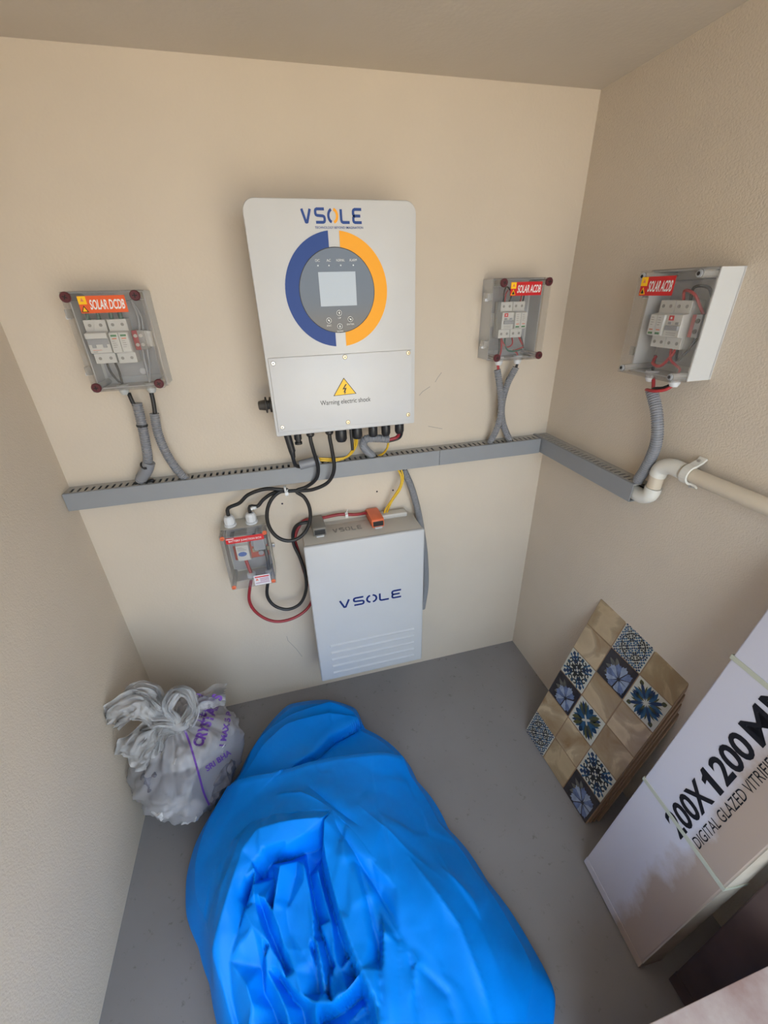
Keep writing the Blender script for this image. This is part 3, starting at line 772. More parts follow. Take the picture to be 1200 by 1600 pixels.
        wire([(0.020, -0.046, -0.046), (0.030, -0.05, -0.07), (0.050, -0.03, -0.02)], 'black_cable', 0.0028)
        wire([(-0.034, -0.045, -0.066), (-0.030, -0.045, -Z + 0.003)], 'black_cable', 0.003)
    return root
cap_label = {'SOLAR DCDB': (-0.048, 0.046, 0.063, 0.097), 'SOLAR ACDB': (-0.046, 0.049, 0.0635, 0.0965), 'SOLAR ACDB ': (-0.066, 0.020, 0.058, 0.094)}
DC = (-0.339, 0.0, 1.375); AC = (0.704, 0.0, 1.381)
distribution_box('clear-lidded DC fuse box with orange SOLAR DCDB plate and maroon corner screws', DC, 0, 'dc', 'maroon', 'label_orange', 'SOLAR DCDB')
distribution_box('clear-lidded AC fuse box with red plate on back wall right of inverter', AC, 0, 'back', 'maroon', 'label_red', 'SOLAR ACDB')
RB = (XR, -0.452, 1.383)
distribution_box('clear-lidded AC fuse box with red plate and plain white side on right wall', RB, -math.pi / 2, 'right', 'grey', 'label_red', 'SOLAR ACDB ')

# ================================================================= BATTERY JUNCTION BOX
def junction_box():
    x0, x1, z0, z1, dB, dL = -0.222, -0.083, 0.634, 0.834, 0.062, 0.102
    root = empty('junction_box', ((x0 + x1) / 2, 0, z0), 'small clear-lidded battery junction box with orange corner screws beside battery', 'junction box')
    t = 0.003
    b = MB().box(x0, x1, -0.004, 0, z0, z1)
    b.box(x0, x0 + t, -dB, -0.003, z0, z1); b.box(x1 - t, x1, -dB, -0.003, z0, z1)
    b.box(x0 + t, x1 - t, -dB, -0.003, z1 - t, z1); b.box(x0 + t, x1 - t, -dB, -0.003, z0, z0 + t)
    b.build('enclosure', 'box_beige', root, world=True)
    MB().box(x0 + 0.008, x1 - 0.008, -0.010, -0.004, z0 + 0.012, z1 - 0.012).build('mounting_plate', 'inner_plate', root, world=True)
    l = MB().box(x0, x1, -dL, -dL + 0.0022, z0, z1, bevel=0.0008)
    l.box(x0, x0 + 0.002, -dL + 0.0022, -dB - 0.0004, z0, z1); l.box(x1 - 0.002, x1, -dL + 0.0022, -dB - 0.0004, z0, z1)
    l.box(x0 + 0.002, x1 - 0.002, -dL + 0.0022, -dB - 0.0004, z1 - 0.002, z1); l.box(x0 + 0.002, x1 - 0.002, -dL + 0.0022, -dB - 0.0004, z0, z0 + 0.002)
    lid = l.build('lid', 'clear_lid', root, world=True)
    for px in (x0 + 0.008, x1 - 0.008):
        for pz in (z0 + 0.009, z1 - 0.009):
            MB().cyl((px, -0.01, pz), (px, -dL + 0.004, pz), 0.0078, n=12).build('lid_post', 'clear_piece', lid, world=True)
            MB().lathe((px, -dL + 0.002, pz), (0, -1, 0), [(0, 0.0068), (0.003, 0.0068), (0.0042, 0.005)], 16).build('lid_screw', 'orange_plastic', root, world=True)
            MB().box(px - 0.004, px + 0.004, -dL - 0.0030, -dL - 0.0018, pz - 0.0009, pz + 0.0009).build('screw_slot', 'busbar_red', root, world=True)
    y = -dL - 0.0002
    p = MB().box(x0 + 0.016, x1 - 0.012, y - 0.0008, y, z1 - 0.030, z1 - 0.010).build('label_plate', 'label_red', root, world=True)
    text(MB(), 'BATTERY JUNCTION BOX', x0 + 0.024, x1 - 0.019, z1 - 0.027, z1 - 0.018, y - 0.0011, bold=0.01).build('lettering', 'print_white', p, world=True)
    MB().box(x0 + 0.018, x0 + 0.040, y - 0.0012, y - 0.0008, z1 - 0.0150, z1 - 0.0125).build('print', 'print_white', p, world=True)
    # sticker near the foot of the lid
    sx0, sx1, sz0, sz1 = x1 - 0.066, x1 - 0.016, z0 + 0.004, z0 + 0.041
    s = MB().box(sx0, sx1, y - 0.0008, y, sz0, sz1).build('sticker', 'label_white', root, world=True)
    MB().box(sx0 + 0.003, sx1 - 0.003, y - 0.0012, y - 0.0008, sz1 - 0.008, sz1 - 0.004).build('sticker_bar', 'label_red', s, world=True)
    MB().box(sx0 + 0.003, sx1 - 0.003, y - 0.0012, y - 0.0008, sz0 + 0.007, sz0 + 0.009).build('sticker_bar', 'label_purple', s, world=True)
    for k in range(4): MB().box(sx0 + 0.018, sx1 - 0.004, y - 0.0012, y - 0.0008, sz0 + 0.012 + k * 0.004, sz0 + 0.0135 + k * 0.004).build('sticker_line', 'label_purple', s, world=True)
    MB().poly([(sx0 + 0.004, sz0 + 0.018), (sx0 + 0.014, sz0 + 0.018), (sx0 + 0.009, sz0 + 0.027)], y - 0.0008, y - 0.0012).build('sticker_sign', 'orange_print', s, world=True)
    # fuse holder, isolator and bus bars inside
    fx = -0.170
    f = MB().prism_x([(-0.01, 0.7975), (-0.05, 0.7975), (-0.05, 0.772), (-0.064, 0.769), (-0.064, 0.716), (-0.05, 0.712), (-0.05, 0.704), (-0.01, 0.704)], fx - 0.019, fx + 0.019, bevel=0.0012).build('fuse_holder', 'breaker_white', root, world=True)
    MB().cyl((fx - 0.004, -0.0498, 0.785), (fx - 0.004, -0.0515, 0.785), 0.0055, n=12).build('terminal_screw', 'print_grey', f, world=True)
    MB().poly(arc(fx - 0.002, 0.7385, 0.0135, 0.0085, 0, 360, 10)[:-1], -0.0638, -0.0648).build('label_patch', 'label_blue', f, world=True)
    for k in range(3): MB().box(fx - 0.015, fx + 0.012 - 0.006 * k, -0.0646, -0.0638, 0.752 + k * 0.005, 0.7535 + k * 0.005).build('print', 'print_grey', f, world=True)
    g = MB().box(-0.137, -0.100, -0.052, -0.012, 0.735, 0.780, bevel=0.003).box(-0.143, -0.136, -0.042, -0.012, 0.748, 0.772, bevel=0.001).box(-0.101, -0.094, -0.042, -0.012, 0.748, 0.772, bevel=0.001)
    g.build('isolator', 'breaker_grey', root, world=True)
    for zz in (0.789, 0.724):
        MB().cyl((-0.117, -0.012, zz), (-0.117, -0.050, zz), 0.0085, n=12).build('bolt', 'steel', root, world=True)
    MB().box(-0.204, -0.094, -0.020, -0.011, 0.690, 0.752, bevel=0.004).build('bus_bar', 'busbar_red', root, world=True)
    MB().box(-0.145, -0.090, -0.026, -0.019, 0.716, 0.730, bevel=0.001).build('bus_link', 'brass', root, world=True)
    for k in range(3): MB().box(-0.203, -0.190, -0.04, -0.011, 0.758 + 0.013 * k, 0.767 + 0.013 * k, bevel=0.001).build('terminal', 'breaker_grey', root, world=True)
    MB().tube([(fx - 0.002, -0.03, 0.706), (fx + 0.004, -0.045, 0.680), (-0.160, -0.045, 0.640)], 0.0055, 10).build('wire', 'red_wire', root, smooth=True, world=True)
    MB().tube([(-0.104, -0.03, 0.735), (-0.102, -0.04, 0.69), (-0.104, -0.045, 0.640)], 0.0055, 10).build('wire', 'black_cable', root, smooth=True, world=True)
    MB().lathe((-0.161, -0.045, z0 + 0.003), (0, 0, 1), [(0, 0.014), (0.012, 0.014), (0.016, 0.009)], 16).build('gland_nut', 'gland_white', root, smooth=True, world=True, angle=30)
    MB().lathe((-0.104, -0.045, z0 + 0.003), (0, 0, 1), [(0, 0.014), (0.012, 0.014), (0.016, 0.009)], 16).build('gland_nut', 'gland_grey', root, smooth=True, world=True, angle=30)
    for gx in (-0.192, -0.128):
        MB().lathe((gx, -0.040, z1 - 0.001), (0, 0, 1), [(0, 0.0185), (0.007, 0.0185), (0.008, 0.015), (0.011, 0.0165), (0.026, 0.0165), (0.034, 0.0125), (0.036, 0.008)], 10).build('cable_gland', 'gland_white', root, world=True)
    # two wall lugs
    MB().box(x1, x1 + 0.010, -0.012, -0.002, 0.715, 0.727, bevel=0.002).build('wall_lug', 'steel', root, world=True)
junction_box()

# ================================================================= CABLE TRUNKING
def trunk(label, axis, a0, a1, z0, z1, depth, open_end=False):
    """slotted channel; axis 'x' on the back wall, 'y' on the right wall"""
    mid = (a0 + a1) / 2
    root = empty('cable_trunking', (mid, 0, z0) if axis == 'x' else (XR, mid, z0), label, 'cable duct', 'grey slotted cable ducts')
    M = Matrix.Identity(4) if axis == 'x' else Matrix(((0, 1, 0, XR), (1, 0, 0, 0), (0, 0, 1, 0), (0, 0, 0, 1)))
    # built with the run along x and the wall at y=0
    fin = lambda mb, n, m, p=root: (mb.xf(M), bmesh.ops.recalc_face_normals(mb.bm, faces=mb.bm.faces), mb.build(n, m, p, world=True))[2]
    t = 0.0018
    fin(MB().box(a0, a1, -t, 0, z0, z1).box(a0, a1, -depth, -t, z0, z0 + t), 'channel', 'trunk_grey')
    fin(MB().box(a0 + 0.0008, a1 - 0.0008, -depth - 0.002, -depth, z0 - 0.0005, z1 + 0.001).box(a0 + 0.0008, a1 - 0.0008, -depth, -depth + 0.006, z1, z1 + 0.0015), 'cover', 'trunk_grey')
    s0, s1 = -depth + 0.011, -0.016                # slot reach in depth
    m = MB().box(a0, a1, -depth, s0, z1 - t, z1).box(a0, a1, s1, -t, z1 - t, z1)
    pitch, sw = 0.0172, 0.0068
    n = int((a1 - a0) / pitch); off = (a1 - a0 - n * pitch) / 2
    edges = [a0] + [v for k in range(n) for v in (a0 + off + k * pitch + (pitch - sw) / 2, a0 + off + k * pitch + (pitch + sw) / 2)] + [a1]
    for k in range(0, len(edges), 2): m.box(edges[k], edges[k + 1], s0, s1, z1 - t, z1)
    fin(m, 'slotted_top', 'trunk_top')
    for q, yy in enumerate((-depth * 0.72, -depth * 0.45, -depth * 0.2)):  # unseen black cables, added so the slots look dark inside
        fin(MB().tube([(a0 + 0.004, yy, z0 + 0.026), (mid, yy, z0 + 0.027 + 0.003 * q), (a1 - 0.03, yy, z0 + 0.026)], 0.0072, 10, 0.03), 'dark_cable_fill', 'black_cable')
    return root
seam = on_back(687, 712, 0.055).x
trunk('long left run of grey slotted cable duct below inverter and DC fuse box', 'x', XL + 0.001, seam, 0.955, 1.0035, 0.053)
trunk('short grey slotted cable duct run from seam to right corner of back wall', 'x', seam, XR - 0.054, 0.955, 1.0035, 0.053)
trunk('grey slotted cable duct on right wall ending at white pipe elbow', 'y', -0.463, -0.0005, 0.957, 1.0055, 0.050)

# ================================================================= CONDUITS AND CABLES
def conduit(pts, r, label, group='corrugated grey conduits', plain=0.0):
    P = spline(pts, 0.001)
    L = sum((P[i] - P[i - 1]).length for i in range(1, len(P)))
    rib = 0.0056
    N = int(L / rib * 4)
    # resample at quarter ribs
    acc = [0]
    for i in range(1, len(P)): acc.append(acc[-1] + (P[i] - P[i - 1]).length)
    out = []; j = 0
    for k in range(N + 1):
        s = L * k / N
        while j < len(P) - 2 and acc[j + 1] < s: j += 1
        f = (s - acc[j]) / max(acc[j + 1] - acc[j], 1e-9)
        out.append(P[j].lerp(P[j + 1], min(1, f)))
    pat = (1.0, 1.0, 0.86, 0.86)
    cnt = [0]
    def radf(a):
        k = cnt[0]; cnt[0] += 1
        return r * pat[k % 4]
    mb = MB().tube(out, r, 14, radf=radf, raw=True)
    o = mb.build('corrugated_conduit', 'conduit_grey')
    return tag(o, label, 'conduit', group)
B = on_back
def path(*pts): return [B(u, v, d) for u, v, d in pts]
def cable(name, pts, r, m, label, group=None, cat='cable', n=12):
    return tag(MB().tube(pts, r, n, 0.006).build(name, m, smooth=True), label, cat, group)
def tie(p, d, r, m='black_plastic', parent=None, w=0.0022):
    p = Vector(p); d = Vector(d).normalized()
    mb = MB().lathe(p - d * w, d, [(0, r), (0, r + 0.0012), (2 * w, r + 0.0012), (2 * w, r)], 14)
    u = d.cross(Vector((0, 1, 0))).normalized()
    q = p - Vector((0, 1, 0)) * (r + 0.002)
    mb.box(q.x - 0.003, q.x + 0.003, q.y - 0.002, q.y + 0.002, q.z - 0.003, q.z + 0.003)
    return mb

# below the DC box
c1 = path((214, 630, .050), (221, 660, .050), (228, 695, .050), (231, 722, .046), (224, 742, .036), (217, 752, .033))
k1 = conduit(c1, 0.0125, 'left grey corrugated conduit with black ties under DC fuse box')
S1 = spline(c1, 0.002)
for f in (0.25, 0.74):
    i = int(f * len(S1)); tie(S1[i], S1[i + 1] - S1[i - 1], 0.0128 if f < .5 else 0.0165).build('cable_tie', 'black_plastic', k1)
sl = MB().tube(path((233, 722, .047), (229, 735, .044), (221, 747, .036)), 0.0158, 14, 0.003).build('sleeve', 'conduit_grey', k1, smooth=True, angle=40)
cable('black_cable', path((201, 614, .045), (207, 628, .050), (214, 640, .050)), 0.0050, 'black_cable', 'short black cable from left gland of DC fuse box into conduit', 'DC box outlet cables')
cable('black_cable', path((236, 612, .045), (240, 630, .048), (244, 660, .048)), 0.0052, 'black_cable', 'short black cable from right gland of DC fuse box into conduit', 'DC box outlet cables')
conduit(path((241, 646, .048), (247, 677, .048), (261, 710, .044), (280, 738, .036), (295, 752, .032)), 0.0118, 'right grey corrugated conduit curving under DC fuse box')
cable('black_cable', path((216, 750, .033), (212, 757, .034), (222, 756, .030), (240, 750, .030)), 0.0050, 'black_cable', 'black cable stub lying on duct slots below DC fuse box')
# below the AC box
conduit(path((777, 578, .050), (781, 605, .056), (783, 640, .058), (777, 668, .050), (765, 692, .034)), 0.0108, 'left grey corrugated conduit of crossing pair under back-wall AC fuse box')
conduit(path((806, 574, .046), (792, 602, .034), (784, 636, .030), (786, 662, .032), (796, 688, .034)), 0.0108, 'right grey corrugated conduit of crossing pair under back-wall AC fuse box')
cable('red_wire', path((778, 568, .045), (779, 585, .050)), 0.0040, 'red_wire', 'short red wire stub entering conduit under back-wall AC fuse box')
cable('black_cable', path((809, 566, .045), (805, 580, .045)), 0.0040, 'black_cable', 'short black cable stub entering conduit under back-wall AC fuse box')
# right wall
Rw = on_right
conduit([Rw(1018, 610, .048), Rw(1026, 645, .048), Rw(1026, 688, .044), Rw(1014, 722, .036), Rw(996, 752, .030)], 0.0135, 'grey corrugated conduit under right-wall AC fuse box')
cable('red_wire', [Rw(1050, 603, .045), Rw(1040, 609, .052), Rw(1022, 611, .062), Rw(1010, 609, .056), Rw(1014, 612, .048)], 0.0036, 'red_wire', 'red wire looping over conduit mouth under right-wall AC fuse box')
cable('black_cable', [Rw(1046, 602, .043), Rw(1036, 606, .048), Rw(1022, 607, .055), Rw(1016, 612, .048)], 0.0032, 'black_cable', 'thin black wire over conduit mouth under right-wall AC fuse box')
cable('red_wire', [Rw(1021, 588, .046), Rw(1021, 600, .048), Rw(1020, 616, .048)], 0.0038, 'red_wire', 'dark red wire dropping straight from right-wall AC fuse box')
# under the inverter
cable('black_cable', path((457, 712, .100), (462, 727, .086), (470, 729, .072), (478, 726, .070)), 0.0055, 'black_cable', 'black solar cable from left inverter plug into grey sleeve')
tag(MB().tube(path((468, 727, .070), (484, 723, .070), (499, 718, .070)), 0.0140, 16, 0.004).build('conduit_sleeve', 'conduit_grey', smooth=True, angle=40), 'smooth short grey sleeve lying against front of cable duct', 'conduit')
conduit(path((607, 686, .085), (590, 685, .085), (572, 686, .080), (567, 694, .070), (573, 704, .050), (582, 712, .030)), 0.0122, 'short bent grey conduit hooked under right side of inverter')
cable('red_wire', path((624, 664, .100), (624, 674, .100), (620, 683, .087), (604, 688, .086)), 0.0050, 'red_cable', 'red wire from rightmost inverter gland into bent conduit')
cable('black_cable', path((627, 664, .098), (628, 674, .096), (624, 684, .084), (606, 690, .084)), 0.0042, 'black_cable', 'black wire beside red one from rightmost inverter gland')
cable('yellow_wire', path((558, 672, .100), (558, 684, .100), (556, 697, .090), (546, 711, .072), (528, 719, .066), (498, 719, .066)), 0.0036, 'yellow_wire', 'yellow wire pair from inverter gland to grey sleeve, upper strand', 'yellow wires under inverter')
cable('yellow_wire', path((555, 672, .098), (555, 685, .096), (552, 700, .084), (541, 714, .072), (524, 717, .070), (498, 716, .070)), 0.0030, 'yellow_wire', 'yellow wire pair from inverter gland to grey sleeve, lower strand', 'yellow wires under inverter')
cable('yellow_wire', path((607, 690, .080), (605, 700, .066), (598, 709, .040), (590, 713, .028)), 0.0034, 'yellow_wire', 'short yellow wire dropping from bent conduit into duct')
# from the duct down to the battery
cable('yellow_wire', path((622, 733, .048), (627, 745, .050), (626, 758, .050), (614, 778, .040), (602, 797, .028), (600, 803, .028)), 0.0034, 'yellow_wire', 'yellow wire hanging from duct to battery port, left strand', 'yellow wires above battery')
cable('yellow_wire', path((627, 733, .045), (630, 747, .046), (626, 763, .046), (612, 784, .036), (604, 802, .026)), 0.0030, 'yellow_wire', 'yellow wire hanging from duct to battery port, right strand', 'yellow wires above battery')
conduit(path((630, 733, .030), (641, 757, .030), (651, 790, .030), (658, 825, .030), (664, 870, .030), (665, 915, .028), (660, 950, .020)), 0.0118, 'grey corrugated conduit dropping from duct behind right edge of battery')

# battery cables
RC = 0.0056
GL = Vector((-0.192, -0.040, 0.868)); GR = Vector((-0.128, -0.040, 0.868))
lp = [B(451 + 34 * math.sin(math.radians(a)), 805 - 40 * math.cos(math.radians(a)), 0.048 + 0.095 * math.sin(math.radians(a / 2)) ** 2) for a in range(20, 360, 24)]
A = path((484, 672, .100), (485, 686, .100), (490, 705, .096), (497, 730, .082), (494, 748, .070), (478, 761, .052)) + lp + path((440, 765, .060), (415, 764, .055), (388, 773, .048), (374, 786, .042)) + [GL + Vector((0.003, 0, 0.024)), GL]
ca = cable('battery_cable', A, RC, 'black_cable', 'black battery cable coiled in one loop, from inverter to left junction-box gland')
Bc = path((514, 668, .100), (515, 683, .100), (519, 705, .096), (522, 733, .090), (513, 753, .074), (488, 765, .060), (455, 767, .048), (428, 770, .044), (411, 781, .042), (402, 791, .042)) + [GR + Vector((0.004, 0, 0.022)), GR]
cb = cable('battery_cable', Bc, RC, 'black_cable', 'black battery cable running straight from inverter to right junction-box gland')
p = B(447, 767, .052)
mb = MB().lathe(p - Vector((0.004, 0, 0)), (1, 0, 0.1), [(0, 0.015), (0, 0.0165), (0.006, 0.0165), (0.006, 0.015)], 14)
mb.box(p.x - 0.004, p.x + 0.006, p.y - 0.021, p.y - 0.014, p.z - 0.006, p.z + 0.004); mb.cyl((p.x, p.y - 0.018, p.z), (p.x + 0.006, p.y - 0.022, p.z + 0.014), 0.0014, n=6)
tag(mb.build('cable_tie', 'tie_white'), 'white cable tie binding the black loop under the duct', 'cable tie', 'white cable ties')
p = B(397, 794, .042)
tag(MB().lathe(p, (0.15, 0, 1), [(0, 0.0062), (0, 0.0085), (0.008, 0.0085), (0.008, 0.0062)], 14).box(p.x - 0.009, p.x - 0.003, p.y - 0.012, p.y - 0.006, p.z, p.z + 0.008).build('cable_tie', 'tie_white'), 'white cable tie just above right junction-box gland', 'cable tie', 'white cable ties')
kb = path((415, 918, .045), (418, 932, .048), (430, 947, .052), (450, 952, .055), (468, 944, .055), (478, 923, .052), (477, 897, .045), (468, 870, .036), (459, 850, .030), (458, 832, .034), (465, 820, .045), (480, 816, .045)) + [Vector((0.072, -0.020, 0.790)), Vector((0.0745, -0.040, 0.793))]
kb[0] = Vector((-0.104, -0.045, 0.640))
cable('battery_cable', kb, RC, 'black_cable', 'black cable from bottom of junction box up to grey battery connector')
kr = [Vector((-0.161, -0.045, 0.640))] + path((390, 940, .046), (404, 960, .048), (430, 971, .050), (458, 966, .048), (480, 951, .036)) + \
     [Vector((0.020, -0.020, 0.560)) + Vector((0.0, 0.012, 0.0)), B(476, 895, .016), B(466, 862, .016), B(461, 840, .020), Vector((0.030, -0.010, 0.795)), B(505, 809, .020), B(530, 804, .022), B(555, 804, .024), Vector((0.262, -0.016, 0.793)), Vector((0.266, -0.040, 0.793))]
kr[6] = B(488, 935, .014)
cable('battery_cable', kr, RC * 0.95, 'red_cable', 'red cable from bottom of junction box behind battery to orange connector')
p = B(541, 804, .023)
tag(MB().lathe(p - Vector((0.004, 0, 0)), (1, 0, 0), [(0, 0.006), (0, 0.0085), (0.009, 0.0085), (0.009, 0.006)], 12).box(p.x - 0.005, p.x + 0.004, p.y - 0.013, p.y - 0.006, p.z - 0.005, p.z + 0.006).cyl((p.x, p.y, p.z + 0.006), (p.x + 0.006, p.y, p.z + 0.018), 0.0013, n=6).build('cable_tie', 'tie_white'), 'white cable tie on red cable above battery', 'cable tie', 'white cable ties')

# ================================================================= WHITE PIPE ON THE RIGHT WALL
def pipe():
    r = 0.0165
    P = [Vector((XR - 0.028, -0.440, 0.977)), Vector((XR - 0.028, -0.476, 0.977)), Vector((XR - 0.028, -0.496, 0.990)), Vector((XR - 0.028, -0.500, 1.012)), Vector((XR - 0.028, -0.500, 1.045)), Vector((XR - 0.028, -0.506, 1.066)), Vector((XR - 0.027, -0.528, 1.078)), Vector((XR - 0.026, -0.560, 1.078))]
    end = Vector((XR - 0.020, YF + 0.02, 1.070))
    root = empty('plastic_pipe', (XR, -0.5, 0.98), 'white plastic pipe with double elbow running along right wall from duct', 'pipe')
    MB().tube([P[7], P[7].lerp(end, 0.5), end], r, 18, 0.05).build('straight_pipe', 'pvc_dusty', root, smooth=True, world=True, angle=40)
    MB().tube(P[0:4], r * 1.16, 18, 0.004).build('elbow', 'pvc_white', root, smooth=True, world=True, angle=40)
    MB().tube([P[3], (P[3] + P[4]) / 2, P[4]], r, 18, 0.004).build('short_pipe', 'pvc_dusty', root, smooth=True, world=True, angle=40)
    MB().tube(P[4:8], r * 1.16, 18, 0.004).build('elbow', 'pvc_white', root, smooth=True, world=True, angle=40)
    # clip around the pipe
    yc = -0.578; c = P[7].lerp(end, (P[7].y - yc) / (P[7].y - end.y))
    cl = empty('pipe_clip', (XR, yc, c.z), 'white half-round clip holding the pipe to the right wall', 'pipe clip')
    out = []
    for k in range(13):
        a = math.radians(-90 - 180 * k / 12); out.append((c.x + (r + 0.004) * math.cos(a), c.z + (r + 0.004) * math.sin(a)))
    pts = [(XR - 0.002, c.z - 0.036), (XR - 0.010, c.z - r - 0.012)] + out + [(XR - 0.010, c.z + r + 0.012), (XR - 0.002, c.z + 0.036)]
    mb = MB()
    mb.stroke(pts, 0.005, yc - 0.009, yc + 0.009)
    mb.build('clip_band', 'pvc_white', cl, world=True)
    for s in (-1, 1): MB().cyl((XR - 0.012, yc, c.z + s * 0.031), (XR - 0.0155, yc, c.z + s * 0.031), 0.004, n=10).build('clip_screw', 'steel', cl, world=True)
pipe()

# ================================================================= LEANING TILES
def motif(parent, M, c, kind, h):
    """printed ornament of one square cell, as thin shapes in the cell's own plane (x, z), centre c, half size h"""
    def put(mb, name, m): mb.xf(M); mb.build(name, m, parent)['kind'] = 'stuff'
    cx, cz = c
    rot = lambda p, a: (p[0] * math.cos(a) - p[1] * math.sin(a), p[0] * math.sin(a) + p[1] * math.cos(a))
    def petal(mb, a, r0, r1, w, lean=0.0, y=0.0006, n=7):
        pts = []
        for k in range(n + 1):
            t = k / n; pts.append((r0 + (r1 - r0) * t, w * math.sin(math.pi * t) + lean * t * t))
        for k in range(n - 1, 0, -1):
            t = k / n; pts.append((r0 + (r1 - r0) * t, -w * math.sin(math.pi * t) + lean * t * t))
        mb.poly([(cx + h * rot(p, a)[0], cz + h * rot(p, a)[1]) for p in pts], 0, -y)
    if kind == 'flower':
        rnd = random.Random(int(cx * 1000) + 5)
        a = MB(); b = MB(); l = MB()
        ox, oz = 0.30, -0.22
        for k in range(11):
            an = k * 2 * math.pi / 11 + 0.2 + 0.25 * rnd.random()
            r = 0.82 + 0.14 * rnd.random()
            pts = [(ox + 0.10 * math.cos(an) , oz + 0.10 * math.sin(an))]
            for j in range(7):
                t = -0.30 + 0.60 * j / 6; rr = r * (1 - 0.5 * abs(t)) * (0.95 + 0.1 * (j % 2))
                pts.append((ox + rr * math.cos(an + t), oz + rr * math.sin(an + t)))
            pts = [(max(-0.93, min(0.93, x)), max(-0.93, min(0.93, z))) for x, z in pts]
            (a if k % 2 else b).poly([(cx + h * x, cz + h * z) for x, z in pts], 0, -0.0004 - 0.0002 * (k % 2))
        for an, r0, r1 in ((2.5, 0.25, 0.95), (2.0, 0.3, 0.9), (3.1, 0.2, 0.85), (3.7, 0.3, 0.9)):
            petal(l, an, r0, r1, 0.13, 0.1, 0.0003)
        put(l, 'leaf_print', 'leaf_grey'); put(a, 'petal_print', 'petal_blue'); put(b, 'petal_print', 'petal_light')
        return
    A = MB(); Bm = MB(); C = MB()
    ring = lambda mb, r, w: mb.stroke([(cx + h * r * math.cos(t), cz + h * r * math.sin(t)) for t in [j * math.pi / 10 for j in range(21)]], h * w, 0, -0.0006)
    if kind == 'cross':
        for k in range(4):
            an = k * math.pi / 2 + math.pi / 4
            petal(A, an, 0.10, 1.22, 0.10); petal(C, an, 0.9, 1.25, 0.13)
            for s_ in (-1, 1):
                petal(Bm, an + s_ * 0.36, 0.18, 1.02, 0.13, s_ * 0.20); petal(A, an + s_ * 0.62, 0.35, 0.95, 0.10, s_ * 0.12)
                petal(C, an + s_ * 0.20, 0.45, 0.92, 0.05, s_ * 0.12)
            petal(C, an + math.pi / 4, 0.14, 0.80, 0.10)
        mats = ('motif_navy', 'motif_blue', 'motif_olive')
    elif kind == 'leaves':
        for k in range(4):
            an = k * math.pi / 2
            petal(A, an, 0.10, 0.92, 0.26); petal(C, an, 0.55, 0.98, 0.16)
            for s_ in (-1, 1): petal(Bm, an + s_ * 0.52, 0.25, 1.12, 0.17, s_ * 0.10); petal(A, an + s_ * 0.32, 0.45, 1.02, 0.08, s_ * 0.10)
            petal(C, an + math.pi / 4, 0.30, 1.18, 0.12)
        mats = ('motif_blue', 'motif_olive', 'motif_navy')
    elif kind == 'lace':
        for gx in range(-3, 4):
            for gz in range(-3, 4):
                x, z = gx * 0.29, gz * 0.29
                m = (A, Bm, C)[(gx * gx + gz * gz) % 3]
                for k in range(4):
                    an = k * math.pi / 2 + (math.pi / 4 if (gx + gz) % 2 else 0)
                    q = [(0.03, 0), (0.09, 0.065), (0.17, 0.02), (0.17, -0.02), (0.09, -0.065)]
                    m.poly([(cx + h * (x + rot(p, an)[0]), cz + h * (z + rot(p, an)[1])) for p in q], 0, -0.0006)
        ring(A, 0.42, 0.05); ring(C, 0.78, 0.05)
        mats = ('motif_navy', 'motif_blue', 'motif_black')
    else:                                        # 'scroll'
        for k in range(4):
            an = k * math.pi / 2
            petal(A, an, 0.06, 0.56, 0.14)
            for s_ in (-1, 1):
                for (c0, c1, r_) in ((0.34, 0.26, 0.20), (0.72, 0.20, 0.15)):
                    pts = [rot((c0 + r_ * math.cos(t) + 0.02 * t, s_ * (c1 + r_ * math.sin(t))), an) for t in [j * 0.6 for j in range(10)]]
                    A.stroke([(cx + h * p[0], cz + h * p[1]) for p in pts], h * 0.085, 0, -0.0006)
            for j in range(3):
                petal(Bm, an + math.pi / 4, 0.42 + 0.26 * j, 0.72 + 0.26 * j, 0.20 - 0.035 * j)
                for s_ in (-1, 1): petal(C, an + math.pi / 4 + s_ * 0.26, 0.55 + 0.2 * j, 0.80 + 0.2 * j, 0.07)
            petal(C, an, 0.66, 0.98, 0.08)
        ring(Bm, 0.14, 0.05)
        mats = ('motif_black', 'motif_navy', 'motif_blue')
    for mb, m in zip((A, Bm, C), mats): put(mb, 'motif_print', m)

